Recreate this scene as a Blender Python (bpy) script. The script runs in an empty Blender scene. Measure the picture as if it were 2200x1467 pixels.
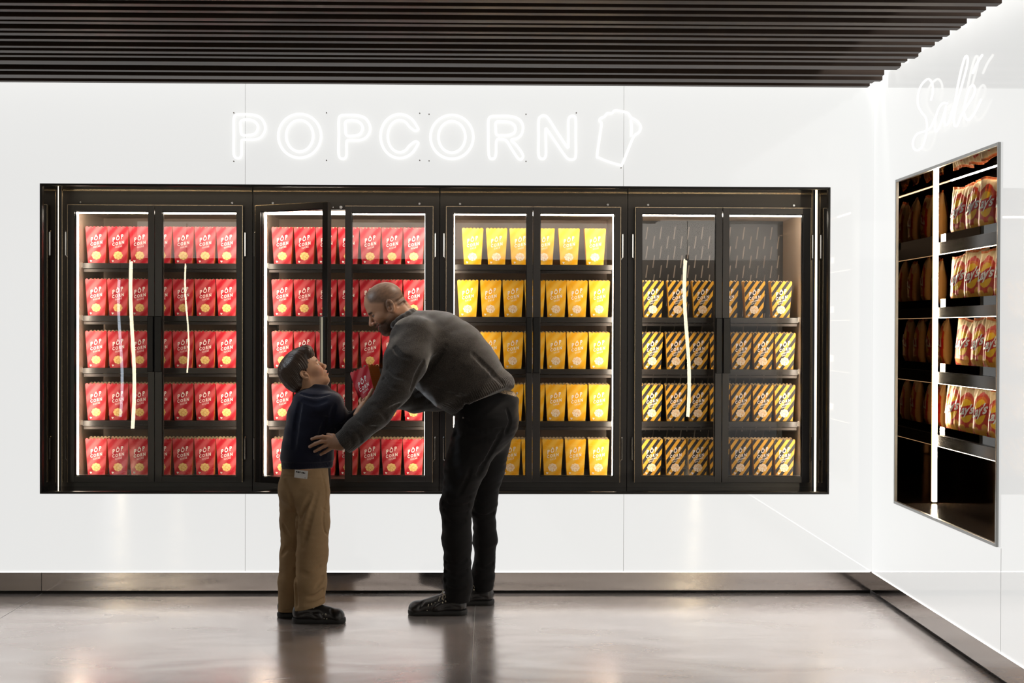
import bpy, bmesh, math, random
import numpy as np
from mathutils import Vector, Matrix, Euler
random.seed(7)
SC = bpy.context.scene
COL = SC.collection
PI = math.pi

# ------------------------------------------------------------------ camera
F_PX = 2828.0
CAM = Vector((0.0, -7.0, 1.404))
YAW = math.atan(50 / F_PX)      # turned a little to the right
PITCH = math.atan(25 / F_PX)    # tilted a little down
ROLL = math.radians(0.17)
_fwd = Vector((math.sin(YAW) * math.cos(PITCH), math.cos(YAW) * math.cos(PITCH), -math.sin(PITCH)))
_right = Vector((math.cos(YAW), -math.sin(YAW), 0))
_up = _right.cross(_fwd)
_R = _right * math.cos(ROLL) + _up * math.sin(ROLL)
_U = _up * math.cos(ROLL) - _right * math.sin(ROLL)

def ray(px, py):
    return (_fwd * F_PX + _R * (px - 1100) - _U * (py - 733.5))

def P(px, py, y):
    """world point on the vertical plane Y=y seen at that pixel"""
    d = ray(px, py)
    t = (y - CAM.y) / d.y
    return CAM + d * t

def PX(px, py, X):
    d = ray(px, py)
    t = (X - CAM.x) / d.x
    return CAM + d * t

def spx(y):
    """metres per pixel on plane Y=y"""
    return (y - CAM.y) / F_PX

def make_camera():
    cd = bpy.data.cameras.new('camera')
    cd.sensor_width = 36.0
    cd.lens = 36.0 * F_PX / 2200.0
    cd.clip_start = 0.05
    o = bpy.data.objects.new('camera', cd)
    m = Matrix((( _R.x, _U.x, -_fwd.x, CAM.x), (_R.y, _U.y, -_fwd.y, CAM.y), (_R.z, _U.z, -_fwd.z, CAM.z), (0, 0, 0, 1)))
    o.matrix_world = m
    COL.objects.link(o)
    SC.camera = o
make_camera()

# ------------------------------------------------------------------ materials
def mat(name, col=(.8, .8, .8), rough=.5, metal=0.0, emit=None, es=0.0, spec=.5, coat=0.0, coat_rough=.03, sheen=0, noise=None, bump=None, ior=1.5):
    m = bpy.data.materials.new(name)
    m.use_nodes = True
    nt = m.node_tree
    b = nt.nodes['Principled BSDF']
    b.inputs['Base Color'].default_value = (*col, 1)
    b.inputs['Roughness'].default_value = rough
    b.inputs['Metallic'].default_value = metal
    b.inputs['Specular IOR Level'].default_value = spec
    b.inputs['IOR'].default_value = ior
    b.inputs['Coat Weight'].default_value = coat
    b.inputs['Coat Roughness'].default_value = coat_rough
    if sheen:
        b.inputs['Sheen Weight'].default_value = sheen
        b.inputs['Sheen Roughness'].default_value = .4
    if emit:
        b.inputs['Emission Color'].default_value = (*emit, 1)
        b.inputs['Emission Strength'].default_value = es
    L = nt.links.new
    if noise:   # (scale, colour_b, contrast_lo, contrast_hi)
        tc = nt.nodes.new('ShaderNodeTexCoord')
        n = nt.nodes.new('ShaderNodeTexNoise'); n.inputs['Scale'].default_value = noise[0]; n.inputs['Detail'].default_value = 6
        r = nt.nodes.new('ShaderNodeMapRange'); r.inputs[1].default_value = noise[2]; r.inputs[2].default_value = noise[3]
        mx = nt.nodes.new('ShaderNodeMix'); mx.data_type = 'RGBA'
        mx.inputs[6].default_value = (*col, 1); mx.inputs[7].default_value = (*noise[1], 1)
        L(tc.outputs['Object'], n.inputs['Vector']); L(n.outputs[0], r.inputs[0]); L(r.outputs[0], mx.inputs[0]); L(mx.outputs[2], b.inputs['Base Color'])
    if bump:    # (scale, strength, distance, (sx,sy,sz))
        tc = nt.nodes.new('ShaderNodeTexCoord'); mp = nt.nodes.new('ShaderNodeMapping')
        mp.inputs['Scale'].default_value = bump[3] if len(bump) > 3 else (1, 1, 1)
        n = nt.nodes.new('ShaderNodeTexNoise'); n.inputs['Scale'].default_value = bump[0]; n.inputs['Detail'].default_value = 5
        bp = nt.nodes.new('ShaderNodeBump'); bp.inputs['Strength'].default_value = bump[1]; bp.inputs['Distance'].default_value = bump[2]
        L(tc.outputs['Object'], mp.inputs[0]); L(mp.outputs[0], n.inputs['Vector']); L(n.outputs[0], bp.inputs['Height']); L(bp.outputs[0], b.inputs['Normal'])
    return m

def emis(name, col, s):
    m = bpy.data.materials.new(name); m.use_nodes = True
    nt = m.node_tree; nt.nodes.clear()
    e = nt.nodes.new('ShaderNodeEmission'); e.inputs[0].default_value = (*col, 1); e.inputs[1].default_value = s
    o = nt.nodes.new('ShaderNodeOutputMaterial'); nt.links.new(e.outputs[0], o.inputs[0])
    return m

def glass(name, ior=1.5, tint=(1, 1, 1), rough=0.0):
    m = bpy.data.materials.new(name); m.use_nodes = True
    nt = m.node_tree; nt.nodes.clear()
    t = nt.nodes.new('ShaderNodeBsdfTransparent'); t.inputs[0].default_value = (*tint, 1)
    g = nt.nodes.new('ShaderNodeBsdfGlossy'); g.inputs['Roughness'].default_value = rough
    f = nt.nodes.new('ShaderNodeFresnel'); f.inputs[0].default_value = ior
    mx = nt.nodes.new('ShaderNodeMixShader'); o = nt.nodes.new('ShaderNodeOutputMaterial')
    L = nt.links.new
    L(f.outputs[0], mx.inputs[0]); L(t.outputs[0], mx.inputs[1]); L(g.outputs[0], mx.inputs[2]); L(mx.outputs[0], o.inputs[0])
    return m

# ------------------------------------------------------------------ mesh helpers
class MB:
    def __init__(s): s.v = []; s.f = []; s.m = []
    def add(s, vs, fs, mi=0):
        b = len(s.v); s.v += [tuple(v) for v in vs]; s.f += [tuple(b + i for i in f) for f in fs]; s.m += [mi] * len(fs)
    def box(s, lo, hi, mi=0):
        x0, y0, z0 = lo; x1, y1, z1 = hi
        s.add([(x0, y0, z0), (x1, y0, z0), (x1, y1, z0), (x0, y1, z0), (x0, y0, z1), (x1, y0, z1), (x1, y1, z1), (x0, y1, z1)],
              [(0, 3, 2, 1), (4, 5, 6, 7), (0, 1, 5, 4), (1, 2, 6, 5), (2, 3, 7, 6), (3, 0, 4, 7)], mi)
    def cyl(s, a, b, r, r2=None, n=12, mi=0, caps=True):
        a = Vector(a); b = Vector(b); r2 = r if r2 is None else r2
        d = (b - a).normalized(); u = d.orthogonal().normalized(); w = d.cross(u)
        vs = []
        for c, rr in ((a, r), (b, r2)):
            for i in range(n):
                t = 2 * PI * i / n
                vs.append(c + (u * math.cos(t) + w * math.sin(t)) * rr)
        fs = [(i, (i + 1) % n, n + (i + 1) % n, n + i) for i in range(n)]
        if caps: fs += [tuple(range(n - 1, -1, -1)), tuple(range(n, 2 * n))]
        s.add(vs, fs, mi)
    def tube(s, pts, r, n=10, closed=False, mi=0):
        pts = [Vector(p) for p in pts]; N = len(pts); vs = []; fs = []
        prev = None
        for i, p in enumerate(pts):
            if closed: d = pts[(i + 1) % N] - pts[i - 1]
            else: d = pts[min(i + 1, N - 1)] - pts[max(i - 1, 0)]
            d.normalize()
            if prev is None: u = d.orthogonal().normalized()
            else:
                u = prev - d * prev.dot(d)
                u = u.normalized() if u.length > 1e-6 else d.orthogonal().normalized()
            prev = u; w = d.cross(u)
            rr = r[i] if isinstance(r, (list, tuple)) else r
            for k in range(n):
                t = 2 * PI * k / n; vs.append(p + (u * math.cos(t) + w * math.sin(t)) * rr)
        M = N if closed else N - 1
        for i in range(M):
            j = (i + 1) % N
            off = 0
            if closed and i == N - 1:   # match the seam
                best = min(range(n), key=lambda o: (vs[j * n + o] - vs[i * n]).length); off = best
            for k in range(n):
                fs.append((i * n + k, i * n + (k + 1) % n, j * n + (k + 1 + off) % n, j * n + (k + off) % n))
        if not closed:
            fs += [tuple(range(n - 1, -1, -1)), tuple(range((N - 1) * n, N * n))]
        s.add(vs, fs, mi)
    def build(s, name, mats, parent=None, smooth=False, loc=None, bevel=0.0, rot=None):
        me = bpy.data.meshes.new(name); me.from_pydata(s.v, [], s.f); me.update()
        if not isinstance(mats, (list, tuple)): mats = [mats]
        for m in mats: me.materials.append(m)
        if len(mats) > 1: me.polygons.foreach_set('material_index', s.m)
        if smooth: me.polygons.foreach_set('use_smooth', [True] * len(me.polygons))
        o = bpy.data.objects.new(name, me); COL.objects.link(o)
        if parent: o.parent = parent
        if loc is not None: o.location = loc
        if rot is not None: o.rotation_euler = rot
        if bevel:
            b = o.modifiers.new('b', 'BEVEL'); b.width = bevel; b.segments = 2; b.limit_method = 'ANGLE'
        return o

def tag(o, label=None, cat=None, group=None, kind=None):
    if label: o['label'] = label
    if cat: o['category'] = cat
    if group: o['group'] = group
    if kind: o['kind'] = kind
    return o

def empty(name, loc=(0, 0, 0), rz=0):
    o = bpy.data.objects.new(name, None); COL.objects.link(o); o.location = loc; o.rotation_euler = (0, 0, rz)
    o.empty_display_size = .1
    return o

def bm_box(mb, lo, hi, mi=0): mb.box(lo, hi, mi)

def spline(ctrl, n=8, closed=False):
    """Catmull-Rom through 2-D/3-D points"""
    c = [np.array(p, float) for p in ctrl]; N = len(c); out = []
    rng = range(N) if closed else range(N - 1)
    for i in rng:
        if closed: p0, p1, p2, p3 = c[i - 1], c[i], c[(i + 1) % N], c[(i + 2) % N]
        else:
            p1, p2 = c[i], c[i + 1]; p0 = c[i - 1] if i > 0 else 2 * p1 - p2; p3 = c[i + 2] if i + 2 < N else 2 * p2 - p1
        for k in range(n):
            t = k / n
            out.append(.5 * ((2 * p1) + (-p0 + p2) * t + (2 * p0 - 5 * p1 + 4 * p2 - p3) * t * t + (-p0 + 3 * p1 - 3 * p2 + p3) * t ** 3))
    if not closed: out.append(c[-1])
    return out

def text_geo(body, size=1.0, shear=0.0, off=0.0, spacing=1.0):
    """vertices and faces of a text laid in XY, centred"""
    cu = bpy.data.curves.new('txt', 'FONT'); cu.body = body; cu.size = size; cu.shear = shear; cu.offset = off
    cu.align_x = 'CENTER'; cu.align_y = 'CENTER'; cu.space_character = spacing; cu.resolution_u = 3
    o = bpy.data.objects.new('txt', cu); COL.objects.link(o)
    dg = bpy.context.evaluated_depsgraph_get(); ev = o.evaluated_get(dg); me = ev.to_mesh()
    vs = [(v.co.x, v.co.y) for v in me.vertices]; fs = [tuple(p.vertices) for p in me.polygons]
    ev.to_mesh_clear(); bpy.data.objects.remove(o); bpy.data.curves.remove(cu)
    return vs, fs

def fit_text(body, w, h, **k):
    vs, fs = text_geo(body, **k)
    xs = [v[0] for v in vs]; ys = [v[1] for v in vs]
    cx, cy = (min(xs) + max(xs)) / 2, (min(ys) + max(ys)) / 2
    sx = w / (max(xs) - min(xs)); sy = h / (max(ys) - min(ys))
    return [((x - cx) * sx, (y - cy) * sy) for x, y in vs], fs
# ================================================================== the room
XW = P(1876, 700, 0).x            # inner face of the right wall
XL = -5.2
YF = -12.0                        # wall behind the viewer
ZC = 3.05
def wallmat(name):
    """white glass wall panels lit from behind: an even glow under a glossy skin"""
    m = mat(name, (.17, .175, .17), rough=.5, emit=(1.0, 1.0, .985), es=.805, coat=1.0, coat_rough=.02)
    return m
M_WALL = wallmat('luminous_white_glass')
M_FLOOR = mat('polished_concrete', (.80, .70, .665), rough=.2, spec=.5, ior=1.7, metal=.72, noise=(1.3, (.90, .82, .785), .35, .68))
nt = M_FLOOR.node_tree; b_ = nt.nodes['Principled BSDF']
tc = nt.nodes.new('ShaderNodeTexCoord'); mp = nt.nodes.new('ShaderNodeMapping'); mp.inputs['Scale'].default_value = (.6, 1.6, 1)
n1 = nt.nodes.new('ShaderNodeTexNoise'); n1.inputs['Scale'].default_value = 2.2; n1.inputs['Detail'].default_value = 8; n1.inputs['Distortion'].default_value = 1.2
r1 = nt.nodes.new('ShaderNodeMapRange'); r1.inputs[1].default_value = .3; r1.inputs[2].default_value = .7; r1.inputs[3].default_value = .17; r1.inputs[4].default_value = .30
nt.links.new(tc.outputs['Object'], mp.inputs[0]); nt.links.new(mp.outputs[0], n1.inputs['Vector']); nt.links.new(n1.outputs[0], r1.inputs[0]); nt.links.new(r1.outputs[0], b_.inputs['Roughness'])
M_STEEL = mat('brushed_steel', (.50, .47, .45), rough=.1, metal=1.0)
M_DARKGAP = mat('black_recess', (.012, .011, .01), rough=.6)
M_GLOSSBLACK = mat('gloss_black', (.010, .008, .007), rough=.06, spec=.9, coat=.6)
M_SATIN = mat('satin_black_metal', (.032, .027, .025), rough=.34, spec=.6)
M_SLAT = mat('dark_wood_slat', (.034, .022, .016), rough=.5, spec=.40, noise=(9, (.022, .014, .011), .3, .7), bump=(30, .25, .004, (.05, 1, 1)))
M_SLAT.node_tree.nodes['Principled BSDF'].inputs['Specular Tint'].default_value = (1.0, .80, .68, 1)
M_CEIL = mat('black_ceiling', (.012, .011, .011), rough=.9)
M_GLINT = mat('led_glint_metal', (.85, .68, .45), rough=.22, metal=1.0)  # metal lines in place of LED reflections in the black gloss
M_CHROME = mat('chrome', (.8, .78, .74), rough=.12, metal=1.0)
M_LED = emis('warm_led', (1.0, .84, .66), 42.0)
M_LED_TOP = emis('white_led', (1.0, .90, .76), 34.0)
M_LED_CORNER = emis('corner_led', (1.0, .80, .52), 7.0)
M_NEON = emis('neon_white', (1.0, .985, .95), 1.12)

# floor
mb = MB(); mb.box((XL - .1, YF - .1, -.1), (XW + 1.5, .5, 0)); f = mb.build('floor', M_FLOOR); tag(f, kind='structure')
mb = MB()
for x in (P(90, 1300, 0).x, P(1022, 1300, 0).x):
    mb.box((x - .0015, YF, 0), (x + .0015, 0.0, .0006))
tag(mb.build('floor_joint', mat('floor_joint', (.45, .42, .40), rough=.4), f))

# recess rectangle of the refrigerators in the back wall
RL, RT = P(86, 394, 0).x, P(900, 398, 0).z
RR, RB = P(1784, 402, 0).x, P(900, 1061, 0).z
ZB = .075                          # bottom of the plate band
PT = P(900, 1228, 0).z             # top of steel band
PBm = P(900, 1268, 0).z            # bottom of steel band
mb = MB()
mb.box((XL, 0, PT), (RL, .06, ZC)); mb.box((RR, 0, PT), (XW + .06, .06, ZC))
mb.box((RL, 0, RT), (RR, .06, ZC)); mb.box((RL, 0, PT), (RR, .06, RB))
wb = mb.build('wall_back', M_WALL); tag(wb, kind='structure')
mb = MB()   # hairline joints between the glass panels
for px in (527, 1340): mb.box((P(px, 1100, 0).x - .0008, -.0006, PT), (P(px, 1100, 0).x + .0008, .001, RB))
for px in (527, 1340): mb.box((P(px, 300, 0).x - .0008, -.0006, RT), (P(px, 300, 0).x + .0008, .001, ZC))
mb.build('panel_joint', mat('joint_grey', (.5, .5, .5), rough=.5), wb)
# right wall with its niche opening
NY0 = PX(1926, 700, XW).y          # far edge (near the corner)
NY1 = PX(2148, 700, XW).y          # near edge
NT = .5 * (PX(1926, 387, XW).z + PX(2150, 305, XW).z)
NB = .5 * (PX(1922, 1080, XW).z + PX(2143, 1175, XW).z)
YR = -4.2                          # the right wall ends here, out of view
mb = MB()
mb.box((XW, NY0, PT), (XW + .06, 0, ZC)); mb.box((XW, YR, PT), (XW + .06, NY1, ZC))
mb.box((XW, NY1, NT), (XW + .06, NY0, ZC)); mb.box((XW, NY1, PT), (XW + .06, NY0, NB))
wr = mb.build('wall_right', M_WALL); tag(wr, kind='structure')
mb = MB()
mb.box((XW - .0008, NY1 - .03, PT), (XW + .001, NY1 - .0285, NB)); mb.box((XW - .0008, -2.05, PT), (XW + .001, -2.0485, ZC))
mb.build('panel_joint', mat('joint_grey2', (.45, .45, .45), rough=.5), wr)
# right wall beyond view: a dark return wall, then left and rear walls
M_DIM = mat('dim_plaster', (.30, .27, .25), rough=.7)
mb = MB(); mb.box((XW + 1.5, YF, 0), (XW + 1.6, YR, ZC)); mb.box((XW, YR - .06, 0), (XW + 1.5, YR, ZC)); tag(mb.build('wall_side', M_DIM), kind='structure')
mb = MB(); mb.box((XL - .1, YF, 0), (XL, 0, ZC)); tag(mb.build('wall_left', mat('left_wall_dim', (.25, .23, .22), rough=.5)), kind='structure')
# opposite wall: pale luminous band high up, darker below
mb = MB(); mb.box((XL, YF - .1, 0), (XW + 1.5, YF, 2.45)); tag(mb.build('wall_front', mat('opposite_wall_dark', (.10, .09, .085), rough=.5)), kind='structure')
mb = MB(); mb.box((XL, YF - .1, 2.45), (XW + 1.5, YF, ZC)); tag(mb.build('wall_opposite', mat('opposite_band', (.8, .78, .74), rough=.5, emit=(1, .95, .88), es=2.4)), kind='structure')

# steel band at the foot of the walls, floating over a black gap
mb = MB(); mb.box((XL, -.004, PBm), (XW + .004, .02, PT - .002)); bb = mb.build('baseboard_back', M_STEEL); tag(bb, kind='structure')
mb = MB(); mb.box((XL, .03, 0), (XW, .05, PBm + .01)); mb.build('recess', M_DARKGAP, bb)
mb = MB(); mb.box((XL, .0, PBm + .0005), (XW, .05, PBm + .003)); mb.build('recess_top', M_DARKGAP, bb)
mb = MB(); mb.box((P(90, 1240, 0).x - .001, -.0055, PBm), (P(90, 1240, 0).x + .001, -.003, PT)); mb.build('seam', M_DARKGAP, bb)
mb = MB(); mb.box((XW - .004, YR, PBm), (XW + .02, -.004, PT - .002)); br = mb.build('baseboard_right', M_STEEL); tag(br, kind='structure')
mb = MB(); mb.box((XW + .03, YR, 0), (XW + .05, 0, PBm + .01)); mb.build('recess', M_DARKGAP, br)

M_BANDLED = emis('band_led', (1.0, .98, .95), 7.0)
mb = MB(); mb.box((XL, -.003, PT - .003), (XW - .012, -.0005, PT + .001)); mb.build('light_line', M_BANDLED, bb)
mb = MB(); mb.box((XW - .003, YR, PT - .003), (XW - .0005, -.012, PT + .001)); mb.build('light_line', M_BANDLED, br)
# ceiling: black deck with dark timber slats hung below it
mb = MB(); mb.box((XL, YF, ZC), (XW + 1.5, -.10, ZC + .1)); ce = mb.build('ceiling', M_CEIL); tag(ce, kind='structure')
mb = MB(); mb.box((XL, -.10, ZC + .0), (XW + .1, .1, ZC + .1)); mb.build('light_cove', mat('cove_white', (.85, .85, .84), rough=.6), ce)
SZ = 2.69
ends = [(1885, 188.6), (1904, 180.7), (1916, 174), (1931, 165.8), (1946, 151), (1963, 144.8), (1980, 137), (1998, 126), (2015, 115), (2034, 104), (2052, 88.6), (2070, 80.4), (2095, 67), (2112, 55), (2135, 42), (2150, 27.8), (2178, 13)]
ys = []
for px, py in ends:
    d = ray(px, py); t = (SZ - CAM.z) / d.z; ys.append((CAM + d * t).y)
while ys[-1] > -8.2: ys.append(ys[-1] - .112)
for i, y in enumerate(ys):
    w = .046 + (.008 if i % 3 == 1 else -.004 if i % 3 == 2 else 0)
    sl = MB(); dz = .004 * math.sin(i * 2.3); sl.box((XL + .02, y - w, SZ + dz), (XW - .055 + .012 * math.sin(i * 3.7), y, SZ + .085))
    sl.build('slat', M_SLAT, ce, bevel=.002)
mb = MB()
for x in (-4.4, -3.2, -2.0, -.8, .4, 1.55):
    mb.box((x - .02, ys[-1] - .1, SZ + .085), (x + .02, -.12, SZ + .12)); mb.cyl((x, -1, SZ + .1), (x, -1, ZC + .02), .006); mb.cyl((x, -5, SZ + .1), (x, -5, ZC + .02), .006)
mb.build('slat_rail', M_CEIL, ce)
# deck just above the slats so the gaps read black, stopping short of the walls
mb = MB(); mb.box((XL + .02, ys[-1] - .1, SZ + .125), (XW - .30, -.16, SZ + .14)); mb.build('deck', M_CEIL, ce)

# cove LED strips that wash the glass walls from top and bottom
def area(name, loc, size, power, col, direction, kind_label=None):
    l = bpy.data.lights.new(name, 'AREA'); l.shape = 'RECTANGLE'; l.size, l.size_y = size; l.energy = power; l.color = col
    o = bpy.data.objects.new(name, l); COL.objects.link(o); o.location = loc
    d = Vector(direction); o.rotation_euler = d.to_track_quat('-Z', 'Y').to_euler(); return o
area('cove_light_back', ((XL + XW) / 2, -.07, ZC - .02), (XW - XL - .2, .05), 36, (1, .98, .95), (0, .35, -1))
def areaY(name, loc, sx, sy, power, col, down):
    l = bpy.data.lights.new(name, 'AREA'); l.shape = 'RECTANGLE'; l.size = sx; l.size_y = sy; l.energy = power; l.color = col
    o = bpy.data.objects.new(name, l); COL.objects.link(o); o.location = loc; o.rotation_euler = down; return o
areaY('cove_light_right', (XW - .12, -2.1, ZC - .02), .1, 4.0, 28, (1, .98, .95), (0, math.radians(-14), 0))

# ------------------------------------------------------------------ recess and its frame
YC = .30                            # carcass front plane
t1 = MB(); fw = .011
t1.box((RL, -.006, RB), (RL + fw, .03, RT)); t1.box((RR - fw, -.006, RB), (RR, .03, RT))
t1.box((RL + fw, -.006, RT - fw), (RR - fw, .03, RT)); t1.box((RL + fw, -.006, RB), (RR - fw, .03, RB + fw))
t1o = t1.build('trim_1', mat('frame_black', (.012, .011, .010), rough=.45, spec=.35), bevel=.0015); tag(t1o, kind='structure')
mb = MB()
mb.box((RL - .02, .061, RB), (RL + .003, YC + .02, RT)); mb.box((RR - .003, .061, RB), (RR + .02, YC + .02, RT)); mb.box((RL, .004, RB), (RL + .003, .061, RT)); mb.box((RR - .003, .004, RB), (RR, .061, RT)); mb.box((RL, .004, RT - .003), (RR, .061, RT)); mb.box((RL, .004, RB), (RR, .061, RB + .003))
mb.box((RL, .061, RT - .003), (RR, YC + .02, RT + .02)); mb.box((RL, .061, RB - .02), (RR, YC + .02, RB + .003))
mb.build('reveal', M_GLOSSBLACK, t1o)
def strip(name, lo, hi, m, label, cat='light strip', parent=None):
    mb = MB(); mb.box(lo, hi); o = mb.build(name, m, parent)
    if parent is None: tag(o, label, cat)
    return o
yl = YC - .012
xa = P(122, 700, yl).x; xb = P(126, 700, yl).x
strip('light_strip', (xa, yl - .006, P(124, 1051, yl).z), (xb, yl, P(124, 401, yl).z), M_LED_CORNER, 'thin glowing vertical strip at the recess end beside the first red popcorn refrigerator')
xa = P(1750.5, 700, yl).x; xb = P(1754.5, 700, yl).x
strip('light_strip', (xa, yl - .006, P(1752, 1052, yl).z), (xb, yl, P(1752, 409, yl).z), M_LED_CORNER, 'thin glowing vertical strip at the recess end beside the black and yellow popcorn refrigerator')

mb = MB(); mb.box((RL + .02, .035, RT - .0062), (RR - .02, .055, RT - .0035)); tag(mb.build('light_strip', emis('header_fill_led', (1.0, .80, .55), 9.0)), 'added hidden light strip behind the top recess frame, brightening the refrigerator headers', 'light strip')  # unseen strip added to brighten the headers and door frames
# ------------------------------------------------------------------ refrigerators
DOORY = .27
M_DOOR = mat('door_black', (.034, .029, .027), rough=.3, spec=.7)
M_HANDLE = mat('handle_black', (.006, .006, .006), rough=.35)
M_GLASS = glass('door_glass', ior=1.42)
M_IN_SIDE = mat('cabinet_side_metal', (.42, .34, .27), rough=.4)
M_BACKP = mat('cabinet_back_metal', (.27, .20, .15), rough=.5)
M_BACKB = mat('cabinet_back_black', (.010, .009, .008), rough=.45)
M_SLOT = mat('slot_pale', (.22, .18, .15), rough=.6)
M_SHELF = mat('shelf_black', (.014, .012, .011), rough=.3)
M_RAIL = mat('shelf_rail', (.05, .045, .042), rough=.42, metal=.8)
BOXY = .47                          # front of the popcorn boxes
cabs = [  # outer l, r, inner l, r, doors (l, r, pane l, pane r) px
    dict(o=(131, 542), i=(161, 517), d=[(145, 331.5, 160, 318), (332.5, 521, 348, 508)]),
    dict(o=(543.5, 943.5), i=(565, 920), d=[(548, 738, 562, 724), (741, 930, 755, 914)]),
    dict(o=(945, 1347), i=(969, 1323), d=[(958, 1144, 973, 1131), (1145, 1333, 1160, 1320)]),
    dict(o=(1348.5, 1746), i=(1370, 1728), d=[(1364, 1551, 1379, 1537), (1552.5, 1741, 1566, 1724)]),
]
cab_labels = ['black glass-door refrigerator of red popcorn boxes with both doors shut',
              'black refrigerator of red popcorn boxes with one glass door swung open',
              'black glass-door refrigerator filled with plain yellow popcorn boxes',
              'black glass-door refrigerator of black-and-yellow striped boxes, its top shelf empty']
ZCT = P(900, 411, YC).z; ZCB = P(900, 1048, YC).z      # carcass top / bottom
ZIT = P(900, 452, YC).z; ZIB = P(900, 1029, YC).z      # opening top / bottom
rows_bot = [568.5, 680.5, 792, 904, 1021.5]
rows_top = [490.5, 602.5, 714, 825, 936]
ROWZ = [P(1000, rb, BOXY).z for rb in rows_bot]
BOXH = P(1000, 602, BOXY).z - ROWZ[1]
YBACK = .86
cab_objs = []
def door(parent, x0, x1, p0, p1, hinge_left, angle=0.0):
    """door built about its hinge edge"""
    z0, z1 = P(900, 1036, DOORY).z, P(900, 443, DOORY).z
    pz0, pz1 = P(900, 1023, DOORY).z, P(900, 456.5, DOORY).z
    hx = x0 if hinge_left else x1
    mb = MB(); T = .032
    a, b_, c, d_ = x0 - hx, x1 - hx, p0 - hx, p1 - hx
    mb.box((a, 0, z0), (c, T, z1)); mb.box((d_, 0, z0), (b_, T, z1)); mb.box((c, 0, pz1), (d_, T, z1)); mb.box((c, 0, z0), (d_, T, pz0))
    do = mb.build('door', M_DOOR, parent, loc=(hx, DOORY, 0), rot=(0, 0, angle), bevel=.001)
    g = MB(); g.box((c - .004, .010, pz0 - .004), (d_ + .004, .014, pz1 + .004)); g.build('pane', M_GLASS, do)
    # spacer bar seen round the pane
    g = MB(); s = .004
    g.box((c, .014, pz0), (c + s, .030, pz1)); g.box((d_ - s, .014, pz0), (d_, .030, pz1)); g.box((c, .014, pz1 - s), (d_, .030, pz1)); g.box((c, .014, pz0), (d_, .030, pz0 + s))
    g.build('glazing_bar', M_SATIN, do)
    # bright edge lines: LED reflections built as thin metal strips
    g = MB(); e = .0016
    g.box((a, -.001, z1 - e), (b_, .004, z1 + .0008))
    if hinge_left: g.box((a - .0008, -.001, z0), (a + e, .004, z1))
    else: g.box((b_ - e, -.001, z0), (b_ + .0008, .004, z1))
    g.build('led_glint', M_GLINT, do)
    # handle along the free edge
    hz0, hz1 = P(330, 799, DOORY).z, P(330, 679, DOORY).z
    g = MB(); w = .034
    if hinge_left: g.box((b_ - w, -.022, hz0), (b_ - .002, 0, hz1))
    else: g.box((a + .002, -.022, hz0), (a + w + .006, 0, hz1))
    g.build('handle', M_HANDLE, do, bevel=.003)
    if angle:   # cabinet light on the black grip, painted as thin pale plates
        g = MB(); g.box((b_ - w - .0012, -.0215, hz0 + .004), (b_ - w, -.004, hz1 - .004)); g.box((b_ - w + .006, -.0232, hz0 + .004), (b_ - w + .020, -.022, hz1 - .004)); g.build('lit_grip_face', mat('lit_grip_pale', (.85, .74, .52), rough=.4, metal=.0), do)
    # chrome hinge arms near top and bottom, on the hinge side
    for (pa, pb) in ((501, 556), (942, 992)):
        za, zb = P(900, pb, DOORY).z, P(900, pa, DOORY).z
        s = -1 if hinge_left else 1
        xo = .012 * s
        g = MB(); g.box((xo - .003, .006, za + .012), (xo + .003, .016, zb)); g.cyl((xo, .010, za + .014), (xo - s * .010, .012, za), .0032, .0026, 8)
        g.cyl((xo - .001, .012, zb), (xo, .016, zb + .008), .003, .003, 8)
        g.build('hinge', M_CHROME, do)
    return do
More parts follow.
